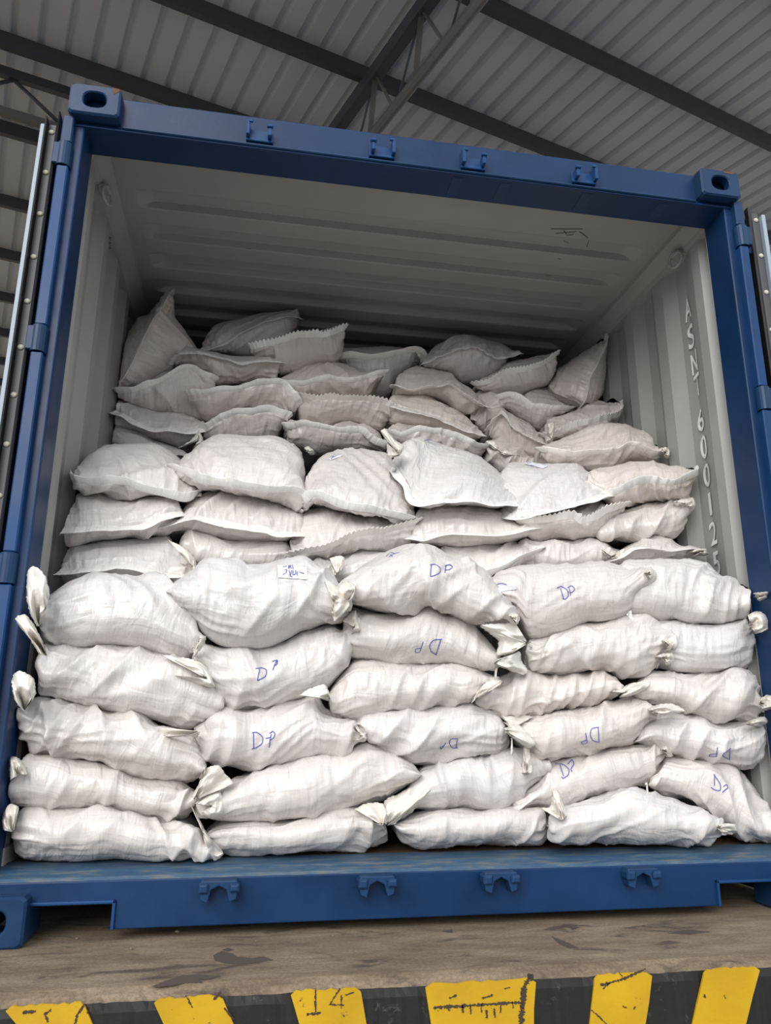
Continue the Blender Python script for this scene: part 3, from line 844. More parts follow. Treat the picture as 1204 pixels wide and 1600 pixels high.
 {'key':'R3e','Y':0.15,'top':[(990.5,1157.5),(1010.5,1128.8),(1033,1116.2),(1065.5,1113.8),(1098,1115.5),(1110.5,1123.8),(1128,1128),(1160.5,1127),(1173,1122.5),(1193,1120),(1200.5,1132.5),(1204,1157.5)],'bot':[(990.5,1161.2),(1023,1165.5),(1045.5,1175.5),(1065.5,1184.5),(1098,1187),(1128,1195.5),(1153,1199.2),(1178,1193),(1195.5,1175.5),(1204,1160)],'tufts':[{'base':(1168,1132.5),'edge':[(1168,1130),(1178,1123.8),(1193,1119.5),(1199.2,1127.5),(1190.5,1135)],'dy':-0.05}],'marks':[[[(1139.2,1168.8),(1139.2,1186.2)],[(1140.5,1168.8),(1128,1180),(1139.8,1186.8)],[(1120.5,1167.5),(1119.2,1181.2)],[(1119.5,1181.5),(1108,1181.2),(1109.5,1178.5),(1119.5,1177.5)]]],'label':'white sack with an upside-down DP in the third row, touching the right wall'},
 {'key':'R4x','Y':0.12,'top':[(513.5,1082.5),(529.5,1057.5),(551,1028.8),(577,1028),(602,1032),(639.5,1032.5),(677,1032.5),(709.5,1036.2),(742,1045),(762,1056.2),(782,1063.8)],'bot':[(513.5,1097.5),(522,1115),(551,1125.5),(577,1125.5),(602,1113.2),(627,1108.2),(684.5,1100.8),(727,1102),(742,1095),(762,1077.5),(782,1066.2)],'tufts':[{'base':(742,1093.8),'edge':[(737,1098.8),(747,1080),(762,1065),(783.2,1063),(780.8,1070),(762,1080)],'dy':-0.04},{'base':(516,1092.5),'edge':[(467.2,1086.2),(483.5,1076.2),(506,1068.8),(513.5,1080),(514.8,1093.8),(491,1088.8)],'dy':-0.04}],'label':'unmarked white sack in the fourth row at the centre, frilled tip pointing right'},
 {'key':'R4y','Y':0.15,'top':[(742,1096.2),(763,1077.5),(788,1060),(824.5,1046.2),(862,1053.8),(903,1049.2),(938,1045),(960.5,1057),(970.5,1074.5),(983,1082)],'bot':[(742,1098.8),(763,1110),(785.5,1119.5),(839.5,1120.2),(867,1110.8),(903,1108.2),(935.5,1099.5),(965.5,1088),(983,1083.8)],'tufts':[{'base':(975.5,1082.5),'edge':[(953,1080),(970.5,1077.5),(985.5,1067.5),(1014.2,1063.8),(1014.2,1072.5),(990.5,1086.2),(970.5,1088.8)],'dy':-0.05}],'label':'unmarked white sack in the fourth row, its right end tied in a cream knot'},
 {'key':'R4z','Y':0.14,'top':[(985.5,1080),(998,1062.5),(1015.5,1048.8),(1043,1047.5),(1073,1052.5),(1115.5,1048.8),(1148,1043.8),(1168,1048.8),(1185.5,1060),(1191.8,1080),(1194.2,1095)],'bot':[(985.5,1083.8),(1008,1097.5),(1053,1105.8),(1078,1113.2),(1098,1120.8),(1128,1127.8),(1153,1127),(1178,1120.8),(1190.5,1112.5),(1194.2,1097.5)],'tufts':[{'base':(1190.5,1100),'edge':[(1189.2,1092.5),(1198,1086.2),(1211.8,1090),(1213,1105),(1195.5,1110)],'dy':-0.03}],'label':'plump unmarked white sack in the fourth row beside the right wall, many fine creases'},
 {'key':'R5a','Y':0.11,'top':[(63.8,1035),(65,1012.5),(82.5,1005),(112.5,1007.5),(150,1010),(180,1008),(200,1008),(237.5,1015),(275,1023.8),(300,1028.8),(316,1047.5),(336,1080),(349.8,1101.2)],'bot':[(63.8,1040),(65.5,1082.5),(87.5,1087),(125,1098.2),(160,1110),(190,1118.2),(217.5,1120.8),(282.5,1135.2),(312.5,1129.5),(335,1115),(349.8,1102.5)],'tufts':[{'base':(72.5,1025),'edge':[(60,1020),(47.5,1000),(23.8,967.5),(37.5,959.5),(50,972.5),(60,990),(68.8,1010)],'dy':-0.05,'name':'tail'},{'base':(322.5,1060),'edge':[(250,1022.5),(270,1025),(300,1030),(320,1040),(335,1072.5),(300,1067.5),(272.5,1055)],'dy':-0.04}],'label':'creased white sack at the left post with a strap-like tail across the post'},
 {'key':'R5b','Y':0.12,'top':[(301,1038.8),(316,1007.5),(361,1006.2),(401,1010),(436,1002.5),(471,985),(516,974.5),(533.5,985),(566,991.2)],'bot':[(301,1042.5),(326,1072.5),(351,1102.5),(383.5,1111.8),(406,1110.8),(451,1098.2),(486,1088),(513.5,1072.5),(536,1045),(551,1015),(566,993.8)],'marks':[[[(399.2,1045),(409,1043.8)],[(404.8,1046.2),(402.2,1062.5)],[(408.5,1043.8),(416,1047.5),(413.5,1057.5),(401.8,1063.2)],[(432.2,1032.5),(426,1047.5)],[(425.5,1033.8),(433,1032),(432.2,1038.8),(428,1040.5)]]],'label':'white sack with a small spaced DP below the sack with the paper label'},
 {'key':'R5c','Y':0.12,'top':[(536,970),(549.5,953.8),(577,953.8),(602,958.8),(639.5,955),(674.5,945.5),(702,956.2),(719.5,961.2),(737,973.8),(762,998.8),(774.5,1020),(775.8,1032.5)],'bot':[(536,977.5),(548.2,1000),(551,1022),(572,1028),(602,1033.2),(632,1034.5),(672,1033.2),(702,1035.8),(727,1043.2),(757,1048.2),(774.5,1041.2),(775.8,1035)],'tufts':[{'base':(772,1036.2),'edge':[(777,1030),(797,1022.5),(812,1018),(814.5,1032.5),(824.5,1047.5),(817,1054.5),(792,1042.5)],'dy':-0.04},{'base':(553.5,980),'edge':[(536,970),(544.8,960),(554.8,953),(558.5,965),(563.5,985),(548.5,992.5)],'dy':-0.03},{'base':(774.5,1043.8),'edge':[(780.8,1040.5),(777,1045),(775,1060),(772.5,1056.2),(773,1047.5)],'dy':-0.03,'name':'loose_thread'}],'marks':[[[(688.2,998.8),(680.8,1022.5)],[(690,998.8),(677,1000),(670.8,1007.5),(673.2,1017.5),(682,1023)],[(660.8,1002.5),(655.8,1017)],[(655.8,1018),(649,1019),(648.5,1014),(658.5,1012)]]],'label':'white sack with an upside-down DP under the top sack at the centre'},
 {'key':'R5d','Y':0.12,'top':[(824.5,1002.5),(842,1000),(867,990.5),(903,977),(940.5,971.2),(978,962),(1010.5,961.2),(1028,976.2),(1051.8,1005)],'bot':[(822,1015),(823,1032.5),(825.5,1045.5),(853,1054.5),(878,1057),(903,1049.5),(940.5,1047),(963,1057),(978,1057),(1018,1043.2),(1033,1020.5),(1051.8,1007.5)],'tufts':[{'base':(824.5,1005),'edge':[(804.5,972.5),(777,974.5),(752,976.2),(762,985),(779.5,1000),(776.5,1022.5),(797,1022.5)],'dy':-0.05},{'base':(1045.5,1007.5),'edge':[(1035.5,1000),(1043,998.8),(1051.8,1003),(1048,1015),(1039.2,1017.5)],'dy':-0.03}],'label':'unmarked white sack below the top row, with a pleated fan at its left end'},
 {'key':'R5e','Y':0.15,'top':[(1023,1000),(1030.5,972.5),(1058,968.2),(1090.5,974.2),(1118,976.2),(1143,971.2),(1170.5,963.8),(1176.8,992.5)],'bot':[(1023,1005),(1023,1042.5),(1043,1047),(1073,1054.5),(1103,1052),(1140.5,1047),(1168,1044.5),(1175.5,1032.5),(1176.8,995)],'tufts':[{'base':(1174.2,977.5),'edge':[(1171.8,960),(1183,955),(1194.2,958.8),(1200.5,970),(1199.2,982.5),(1183,990)],'dy':-0.03},{'base':(1038,1027.5),'edge':[(1023,1025),(1035.5,1020),(1050.5,1020),(1053,1032.5),(1043,1038.8)],'dy':-0.04}],'label':'white sack under the top right sack, its knotted end against the right post'},
 {'key':'R6a','Y':0.11,'top':[(58.8,955),(62.5,942.5),(82.5,931.2),(107.5,913),(145,894.2),(175,895.5),(212.5,899.2),(237.5,896.8),(265,909.2),(277.5,920),(301,942.5),(306,972.5),(312.5,995),(313.8,1010)],'bot':[(58.8,958.8),(65,982.5),(67.5,1002),(87.5,1008.2),(120,1012),(150,1012),(180,1008.2),(212.5,1012),(237.5,1017),(262.5,1024.5),(295,1027),(306.2,1020),(313.8,1011.2)],'tufts':[{'base':(61.2,977.5),'edge':[(56.2,977.5),(45,952.5),(41.2,927.5),(43,892.5),(53.8,885),(68.8,897.5),(76.2,930),(62.5,947.5)],'name':'ear'},{'base':(309.8,1000),'edge':[(313.5,990),(322.2,996.2),(316,1010),(308.5,1020),(303.5,1025),(301,1015)],'dy':-0.04}],'label':'plump white sack on top of the front stack at the left, tall ear'},
 {'key':'R6b','Y':0.06,'top':[(258.8,922.5),(276,910),(301,892),(321,875.5),(371,874.2),(388.5,883),(421,879.2),(451,871.8),(476,869.2),(498.5,884.2),(526,909.2),(543.5,932.5),(546,942.5)],'bot':[(258.8,926.2),(276,947.5),(301,970),(316,988),(338.5,1004.5),(361,1010.8),(401,1013.8),(426,1009.5),(451,997),(471,985.8),(501,978.2),(526,970.8),(541,955),(546,943.8)],'tufts':[{'base':(521,940),'edge':[(506,907.5),(518.5,911.2),(533.5,920),(547.2,935),(543.5,950),(523.5,970),(518.5,955)],'dy':-0.05}],'tags':[{'quad':[(432.8,883.8),(478.5,887.5),(480.5,906.5),(433.5,903)],'scrib':[[(441,887.5),(448.5,886.2)],[(451,885),(451,890),(453.5,885),(454,890.5)],[(456.5,884.5),(457.2,891.2)],[(443.5,892.5),(448.5,892),(446,897.5)],[(451,892.5),(452.2,900),(454.8,892.5)],[(457.2,892.5),(456.5,898.8),(461,897.5),(461,892.5)],[(463.5,893.8),(463.5,900.5)],[(451,901.2),(456,902)],[(466,895),(473.5,896.2)],[(444.8,897.5),(441,898.8)]]}],'label':'large shiny white sack with a printed paper label on top of the front stack'},
 {'key':'R6c','Y':0.06,'top':[(523.5,938.8),(534.5,915),(541,903.8),(568.5,878.8),(602,861.2),(621,856.5),(656,854),(682,859),(702,869),(727,876.5),(757,896.5),(777,919),(792,939),(802,957),(809.5,967.5)],'bot':[(523.5,942.5),(539.5,937.5),(551,943.2),(577,953.2),(602,959.5),(627,959.5),(664.5,947),(677,947),(709.5,958.2),(729.5,970.8),(752,974.5),(777,975.8),(797,972),(809.5,968.8)],'tufts':[{'base':(802,965),'edge':[(794.5,961.2),(802,958.8),(810,961.2),(809,975.5),(802,970)],'dy':-0.03},{'base':(554.5,930),'edge':[(524.5,942.5),(529.5,920),(542,907.5),(554.5,915),(549.5,925),(542,942.5)],'dy':-0.04}],'marks':[[[(673.2,883),(672,899.5)],[(671.5,882.5),(679.5,882.5),(687,887.5),(685.8,895),(677,900),(671,900.5)],[(696,884.5),(694.5,895.5)],[(694,884),(702,882.5),(706.5,886.2),(702,890.5),(694.5,891.2)]],[[(603.2,870),(609.5,863.8),(617,865.5)],[(607,871.2),(614.5,866.2),(624,863.8)],[(609.5,867.5),(613.2,870)]]],'label':'shiny white sack marked DP on top of the front stack at the centre'},
 {'key':'R6d','Y':0.12,'top':[(767,910),(783,896.2),(814.5,886.2),(852,882.5),(903,881),(938,877.5),(953,880),(988,888.8),(1020.5,893.8)],'bot':[(767,912.5),(785.5,940),(807,960),(818,985),(827,1002),(858,997),(888,985.8),(903,977.8),(918,972),(935.5,973.2),(965.5,967),(983,953.2),(1000.5,923),(1020.5,897.5)],'tufts':[{'base':(1013,897.5),'edge':[(1008,891.2),(1019.2,888.8),(1021.8,897.5),(1015.5,906.2)],'dy':-0.02},{'base':(980.5,957.5),'edge':[(985.5,952.5),(988,965),(989.2,972.5),(983,965),(978,960)],'dy':-0.03,'name':'loose_thread'}],'marks':[[[(875.2,919.5),(880,935.5)],[(869,919),(875.8,916.2),(885.8,922.5),(887.5,931.2),(882.5,936.2),(878,935.5)],[(888.2,918.8),(890.8,930.5)],[(885.8,919),(892,915.5),(897.2,920),(893.5,925.5),(889.2,925.8)]]],'tags':[{'quad':[(776.5,911.2),(803.2,912.5),(807.5,920),(781.5,925.5)],'scrib':[[(777,912.5),(784.5,911.2),(792,913)]]}],'label':'white sack marked DP, top of the front stack, fourth from the left'},
 {'key':'R6e','Y':0.16,'top':[(960.5,920),(975.5,880),(998,876.2),(1028,875),(1078,874.5),(1103,881.2),(1128,901.2),(1153,908.8),(1175.5,917.5),(1185.5,926.2),(1199.2,927.5)],'bot':[(960.5,935),(988,960.5),(1008,963.2),(1028,970.8),(1053,968.2),(1073,975.8),(1115.5,977),(1140.5,972),(1168,960.8),(1185.5,940.5),(1199.2,930)],'tufts':[{'base':(1183,931.2),'edge':[(1180.5,926.2),(1190.5,925.5),(1199.8,924.5),(1198,933.8),(1188,937.5)],'dy':-0.03}],'label':'rightmost white sack on top of the front stack, sloping down to the blue post'},
 {'key':'M1a','Y':0.36,'top':[(85,890),(105,858.8),(130,848.8),(170,843.8),(220,840),(260,838.8),(270,850),(292.5,865),(305,877.5)],'bot':[(85,896.2),(110,912.5),(180,920),(285,917.5),(305,897.5)],'seam':[(85,895),(117.5,892.5),(142.5,887.5),(180,882.5),(217.5,885),(255,895),(287.5,898.8),(305,885)],'dT':0.16,'Dr':0.42,'crease':1,'tufts':[{'base':(300,885),'edge':[(262.5,843.8),(277.5,850),(292.5,860),(305,875),(305,892.5),(280,880)],'dy':-0.05}],'label':'flat white sack at the left wall, just above the front stack'},
 {'key':'M1b','Y':0.42,'top':[(280,846.2),(292.5,830),(305,827),(342.5,841.2),(381,843.8),(406,845),(441,846.2),(448.5,852.5),(458.5,867.5)],'bot':[(280,852.5),(301,875),(343.5,890),(381,890),(431,885),(458.5,870)],'dT':0.12,'Dr':0.42,'label':'white sack in the middle stack, mostly hidden behind the sack with the paper label'},
 {'key':'M1c','Y':0.4,'top':[(481,885),(501,872.5),(536,868),(566,860.5),(596,863),(618.5,875)],'bot':[(481,892.5),(531,912.5),(581,910),(618.5,880)],'dT':0.12,'Dr':0.42,'tufts':[{'base':(526,897.5),'edge':[(514.8,871.2),(526,868.8),(537.2,870),(537.2,885),(528.5,895),(518.5,900),(517.2,885)],'dy':-0.08}],'label':'white sack with a standing knot, glimpsed between front and middle stacks'},
 {'key':'M1d','Y':0.38,'top':[(682,860),(707,850.5),(757,850),(797,844.5),(822,850),(843.2,857.5)],'bot':[(682,885),(719.5,907.5),(764.5,901.2),(802,893.8),(837,873.8),(843.2,860)],'seam':[(682,882.5),(719.5,901.2),(764.5,896.2),(789.5,885),(812,871.2),(843.2,858.8)],'dT':0.16,'Dr':0.42,'crease':1,'label':'white sack with a slanting seam behind the DP sack at the centre'},
 {'key':'M1e','Y':0.42,'top':[(809.5,846.2),(832,842),(862,843.2),(899.5,840.5),(932,839.5),(957,856.2),(974.5,867.5)],'bot':[(809.5,860),(822,885),(844.5,887.5),(894.5,887.5),(942,885),(959.5,880),(974.5,870)],'dT':0.12,'Dr':0.42,'tufts':[{'base':(954.5,870),'edge':[(939.5,857.5),(957,865),(974.5,857.5),(974,872.5),(959.5,880)],'dy':-0.04}],'label':'pinkish white sack in the lowest visible row of the middle stack, right of centre'},
 {'key':'M1f','Y':0.38,'top':[(948,875),(973,857.5),(995.5,845),(1003,837.5),(1028,834.5),(1043,838.5),(1063,851.2),(1083,858.8),(1103,860)],'bot':[(948,878.8),(978,883.8),(1015.5,883.8),(1053,881.2),(1075.5,876.2),(1103,863.8)],'seam':[(948,877),(968,870),(985.5,857.5),(1008,855),(1043,860),(1073,857.5),(1103,861.2)],'dT':0.16,'Dr':0.42,'crease':1,'tufts':[{'base':(1095.5,861.2),'edge':[(1075.5,862.5),(1083,857.5),(1103,857.5),(1103,866.2),(1088,866.2),(1078,873.8)],'dy':-0.02}],'label':'white sack by the right wall in the lowest visible row of the middle stack'},
 {'key':'M2a','Y':0.36,'top':[(91.2,822.5),(95,800),(117.5,786.2),(121.2,773.8),(145,770.8),(175,773),(205,780.5),(235,774.5),(260,773.2),(277.5,783.8),(285,800)],'bot':[(91.2,832.5),(95,845),(110,853.2),(155,845.8),(192.5,843.2),(230,840.8),(255,835.8),(265,830),(285,802.5)],'seam':[(91.2,827.5),(130,825),(152.5,823.8),(192.5,825),(220,820),(245,808.8),(267.5,801.2),(285,800.5)],'dT':0.16,'Dr':0.42,'crease':1,'label':'white sack in the second visible row of the middle stack, against the left wall'},
 {'key':'M2b','Y':0.38,'top':[(250,820),(281,808.8),(295,788),(330,768),(356,767.5),(381,773.8),(413.5,775.5),(431,780.5),(453.5,790.5),(471,803.8),(483.5,832.5)],'bot':[(250,825),(263.5,830.8),(298.5,828),(318.5,838.8),(351,846),(381,846),(406,847.2),(441,848.5),(461,839.5),(483.5,833.8)],'seam':[(250,822.5),(281,813),(318.5,809.2),(381,822.5),(416,825),(431,832.5),(456,832.5),(483.5,833)],'dT':0.16,'Dr':0.42,'crease':1,'label':'white sack with a broad pale hem, middle stack, second row, second from left'},
 {'key':'M2c','Y':0.37,'top':[(456,860),(452.2,847.5),(463.5,830),(473.5,798.8),(493.5,793),(521,793),(541,798),(571,805.5),(606,806.2),(646,817.5)],'bot':[(456,867.5),(461,871.2),(488.5,874.5),(536,869.5),(561,863.2),(601,865.8),(631,853.2),(646,820)],'seam':[(456,866.2),(476,862.5),(506,857.5),(536,845),(556,838.8),(593.5,832.5),(621,825),(646,818)],'zig':1,'dT':0.16,'Dr':0.42,'crease':1,'label':'white sack with a pinked slanting hem at the centre of the middle stack'},
 {'key':'M2d','Y':0.37,'top':[(643.5,832.5),(649.5,806.2),(667,790.5),(682,789.2),(719.5,788),(757,788),(777,796.8),(799.5,806.2),(814.5,818.8),(834.5,822.5)],'bot':[(643.5,838.8),(657,848.2),(682,852.2),(714.5,853),(757,849.8),(794.5,847.2),(817,839.8),(834.5,830)],'seam':[(643.5,837.5),(662,843.8),(682,837.5),(712,832.5),(757,835),(794.5,833.8),(817,827.5),(834.5,823.8)],'dT':0.16,'Dr':0.42,'crease':1,'label':'straight-hemmed white sack under the largest smooth sack of the middle stack'},
 {'key':'M2e','Y':0.37,'top':[(812,811.2),(837,805.5),(862,801.8),(894.5,794.5),(932,780.5),(942,783.8),(952,791.2),(977,788.8)],'bot':[(812,820),(832,841.2),(862,844.8),(892,844.8),(907,842.2),(932,841),(952,820.5),(977,792.5)],'seam':[(812,816.2),(844.5,815),(872,812.5),(894.5,810.5),(907,817.5),(932,810),(947,800),(977,789.5)],'zig':1,'dT':0.16,'Dr':0.42,'crease':1,'label':'white sack with a ragged pinked hem, middle stack, under the sack with the slip'},
 {'key':'M2f','Y':0.42,'top':[(933,832.5),(950.5,808.8),(960.5,805.5),(1003,788),(1043,780.5),(1063,779.2),(1078,779.5),(1081.8,788.8)],'bot':[(933,838.8),(953,842.2),(985.5,841),(1023,836),(1043,837.2),(1058,831),(1069.2,810.5),(1081.8,792.5)],'dT':0.14,'Dr':0.42,'tufts':[{'base':(1068,787.5),'edge':[(1053,782.5),(1073,779.5),(1081.8,782.5),(1083,791.2),(1073,793.8)],'dy':-0.04}],'label':'rounded white sack at the right wall, second row of the middle stack'},
 {'key':'M3a','Y':0.36,'top':[(101.2,740),(117.5,738),(135,718),(162.5,698),(192.5,695.5),(240,694.2),(265,705.5),(287.5,723.8),(305,752.5),(313.8,765)],'bot':[(101.2,743.8),(120,760.5),(137.5,770.8),(162.5,772),(180,778.2),(212.5,782),(235,775.8),(265,777),(295,785.8),(313.8,770)],'seam':[(101.2,742.5),(127.5,755),(155,757.5),(190,754.5),(220,765),(255,772.5),(292.5,781.2),(313.8,768)],'dT':0.34,'Dr':0.25,'crease':1,'label':'large white sack with a frilled hem, top of the middle stack, left wall'},
 {'key':'M3b','Y':0.35,'top':[(273.8,731.2),(288.5,716.2),(306,700),(331,683),(356,679.2),(396,681.8),(431,683),(456,696.2),(468.5,717.5),(474,760),(473,792.5)],'bot':[(273.8,735),(298.5,753.2),(326,763.8),(356,768.5),(381,773.5),(406,776),(431,783.5),(456,793.5),(473,797)],'seam':[(273.8,733.8),(296,743),(318.5,754.2),(356,758.8),(381,762.5),(418.5,767.5),(451,767.5),(467.2,778.8),(473,795.5)],'dT':0.34,'Dr':0.25,'crease':1,'label':'large domed white sack with a cream hem, top of the middle stack'},
 {'key':'M3c','Y':0.33,'top':[(472.2,775),(473.5,756.2),(481,740.5),(498.5,718.8),(521,708),(551,703),(581,705.5),(603.5,710.5),(618.5,731.2),(633.5,748.8),(641,778.8),(643,802.5),(639,813.8)],'bot':[(473,782.5),(476.5,794.5),(487.2,782.5),(496.5,788.5),(521,796),(551,799.8),(581,803.5),(606,803.5),(639,816.2)],'seam':[(472.5,780),(481,785),(491,777.5),(501,777.5),(526,788.8),(556,797.5),(593.5,802.5),(639,815)],'dT':0.34,'Dr':0.25,'crease':1,'tags':[{'quad':[(513.5,716.2),(531,711.2),(533.5,713.8),(516,720)],'scrib':[[(514.8,717),(521,713.8),(517.2,718.8)],[(521,716.2),(526,713),(531,712)]]}],'label':'large white sack with a lifted crumpled lower corner, centre top of the middle stack'},
 {'key':'M3d','Y':0.34,'top':[(614.5,720),(629.5,696.2),(656,685),(677,693),(712,703),(747,715.5),(777,738),(794.5,758),(809.5,780)],'bot':[(614.5,732.5),(634.5,760),(641,780.8),(657,790.8),(682,790.8),(719.5,787),(752,788.2),(774.5,792),(809.5,785)],'seam':[(614.5,727.5),(635.8,757.5),(644.5,777.5),(657,783.8),(682,784.2),(719.5,780.5),(747,781.8),(774.5,786.2),(809.5,782.5)],'dT':0.34,'Dr':0.25,'crease':1,'tufts':[{'base':(622,707.5),'edge':[(594.5,672.5),(602,670),(617,687.5),(632,697.5),(624.5,710),(607,712.5),(604.5,692.5)],'dy':-0.02,'name':'tail'}],'marks':[[[(662,688.8),(672,687.5),(682,691.2)],[(667,691.2),(677,693.8),(689.5,696.2)]]],'label':'largest smooth white sack on the middle stack, tail pointing up-left'},
 {'key':'M3e','Y':0.36,'top':[(787,792.5),(783.2,765),(782,745),(794.5,725.5),(819.5,724.2),(857,725.5),(897,724.5),(914.5,738),(937,751),(967,767.5)],'bot':[(787,800),(807,809.5),(832,804.5),(872,797),(907,785.8),(932,778.2),(967,770)],'seam':[(787,798),(809.5,807),(837,802),(877,794.5),(912,782.5),(937,773.8),(967,769.2)],'dT':0.34,'Dr':0.25,'crease':1,'tags':[{'quad':[(818.2,725.5),(825.8,722.5),(857,728.8),(847,733)],'scrib':[[(822,725.5),(829.5,723.8)],[(832,726.2),(842,725.5),(852,728.8)],[(827,728),(837,730)]]}],'label':'white sack on the middle stack with a blue-printed slip on its top'},
 {'key':'M3f','Y':0.38,'top':[(918,752.5),(923,735.5),(953,730.5),(988,721.8),(1018,722.5),(1048,729.5),(1073,735),(1096.8,735)],'bot':[(918,757.5),(940.5,780.8),(953,790.8),(978,792),(1008,784.5),(1043,783.2),(1068,780.8),(1075.5,770.5),(1081.8,753),(1096.8,738.8)],'seam':[(918,758.8),(938,777.5),(960.5,772.5),(985.5,760),(1010.5,753.8),(1043,758.8),(1065.5,751.2),(1096.8,737)],'stain':1,'dT':0.16,'Dr':0.42,'crease':1,'label':'stained white sack at the right wall, hem tip reaching the wall lettering'},
 {'key':'B1a','Y':1,'top':[(173.8,680),(176.2,666.2),(200,670),(220,678),(245,688),(270,696.2),(292.5,708.8)],'bot':[(173.8,695),(195,715),(245,725),(292.5,715)],'dT':0.12,'Dr':0.45,'label':'lowest visible sack of the rear stack at the left wall'},
 {'key':'B1b','Y':0.98,'top':[(317.5,670),(332.5,656.2),(357.5,643),(387.5,638),(410,640.5),(442.5,648.8),(450,653.8)],'bot':[(317.5,682.5),(345,702.5),(395,700),(430,690),(438.8,672.5),(450,656.2)],'seam':[(317.5,672.5),(345,655.5),(370,646.2),(395,646.2),(420,642),(442.5,650),(450,655)],'dT':0.16,'Dr':0.45,'crease':1,'tufts':[{'base':(310,687.5),'edge':[(277.5,700),(295,690),(305,680),(311.2,672.5),(317.5,687.5),(312.5,697.5),(300,702.5)],'dy':-0.1}],'label':'greyish white sack behind the domed sack, low in the rear stack'},
 {'key':'B1c','Y':0.95,'top':[(445,666.2),(455,659.5),(487.5,663),(517.5,664.5),(545,658),(570,664.5),(590,673.8),(605,697.5)],'bot':[(445,671.2),(452.5,688.8),(467.5,700),(490,711.2),(525,711.2),(555,710),(580,703.8),(597.5,705.8),(605,700)],'seam':[(445,668),(475,665),(500,669.2),(530,675.5),(550,675.5),(565,675.5),(585,690.5),(605,699)],'dT':0.16,'Dr':0.45,'crease':1,'tufts':[{'base':(460,697.5),'edge':[(446.2,693.8),(457.5,692.5),(470,705),(472.5,717.5),(466.2,720),(457.5,707.5)],'dy':-0.1},{'base':(480,705),'edge':[(475,698.8),(482.5,697.5),(492.5,707.5),(486.2,710)],'dy':-0.1}],'label':'white sack with a wavy hem behind the centre of the middle stack'},
 {'key':'B1d','Y':0.92,'top':[(605,672.5),(622.5,663),(650,667),(682.5,674.5),(715,682),(740,693.8),(762.5,697.5)],'bot':[(605,681.2),(622.5,697.5),(650,720),(700,725),(742.5,717.5),(762.5,700)],'seam':[(605,676.2),(627.5,683.8),(650,675.5),(682.5,678),(715,685.5),(740,697.5),(762.5,698.8)],'dT':0.16,'Dr':0.45,'crease':1,'label':'crumpled white sack in the rear stack, just above the largest smooth sack'},
 {'key':'B1e','Y':0.95,'top':[(758.8,688.8),(785,683.8),(800,696.2),(825,711.2),(840,717.5)],'bot':[(756.2,697.5),(760,725),(785,737.5),(840,727.5)],'dT':0.12,'Dr':0.4,'tufts':[{'base':(782.5,707.5),'edge':[(758.8,688.8),(770,690),(782.5,697.5),(800,707.5),(812.5,712.5),(790,712.5)],'dy':-0.03}],'label':'small crumpled corner of a sack low in the rear stack, above the blue-printed slip'},
 {'key':'B2a','Y':1,'top':[(175,637.5),(177.5,623.8),(200,628),(222.5,638),(252.5,644.5),(275,643),(300,650.5),(320,662.5)],'bot':[(175,657.5),(180,670.8),(200,676),(225,683.5),(257.5,693.5),(280,698.5),(300,688.8),(320,670)],'seam':[(175,641.2),(195,648),(220,663),(242.5,670.5),(265,671.8),(295,675),(320,667.5)],'dT':0.16,'Dr':0.45,'crease':1,'label':'white sack with a sagging hem at the left wall of the rear stack'},
 {'key':'B2b','Y':0.97,'top':[(296.2,615),(320,610.5),(370,604.2),(385,598),(420,595.5),(445,603),(460,618.8),(463,636.2)],'bot':[(296.2,622.5),(307.5,640.8),(322.5,656),(350,648.8),(385,641.2),(415,642.5),(435,648.8),(450,651.2),(463,640)],'seam':[(296.2,618.8),(332.5,615),(370,610),(387.5,604.2),(420,599.5),(442.5,603),(463,637.5)],'dT':0.16,'Dr':0.45,'crease':1,'label':'white sack with a straight stitched top hem, rear stack, second row, second from left'},
 {'key':'B2c','Y':0.97,'top':[(460,616.2),(470,614.2),(495,621.8),(525,619.2),(560,621.8),(585,621.8),(605,630.5),(615,645)],'bot':[(460,621.2),(466.2,651),(475,663.5),(510,664.8),(535,661),(550,662.2),(575,668.5),(592.5,671),(607.5,656),(615,647.5)],'seam':[(460,618.2),(495,625),(512.5,623),(537.5,624.2),(575,625.5),(600,631.8),(615,645.5)],'zig':1,'dT':0.16,'Dr':0.45,'crease':1,'label':'white sack with a pinked top hem in the middle of the rear stack'},
 {'key':'B2d','Y':0.97,'top':[(606.2,627.5),(615,618),(642.5,615.5),(675,620.5),(700,635.5),(725,648),(740,663),(751.2,677.5)],'bot':[(606.2,636.2),(608.8,661),(630,666),(662.5,673.5),(697.5,679.8),(725,689.8),(740,686),(751.2,679.5)],'seam':[(606.2,632),(627.5,638),(662.5,648),(700,660.5),(725,673),(751.2,678.5)],'stain':1,'dT':0.16,'Dr':0.45,'crease':1,'label':'yellowish white sack tilting down to the right, rear stack, stitched along its middle'},
 {'key':'B2e','Y':0.98,'top':[(763.8,667.5),(777.5,648.8),(783,639.5),(800,648.8),(825,661.2),(850,687.5)],'bot':[(763.8,680),(775,697.5),(800,710),(825,716.2),(845,717.5),(850,697.5)],'seam':[(763.8,670),(783.8,642.5),(800,665),(815,680),(837.5,692.5),(850,693.8)],'zig':1,'dT':0.16,'Dr':0.45,'crease':1,'label':'crumpled sack with a zigzag hem slanting steeply, right half of the rear stack'},
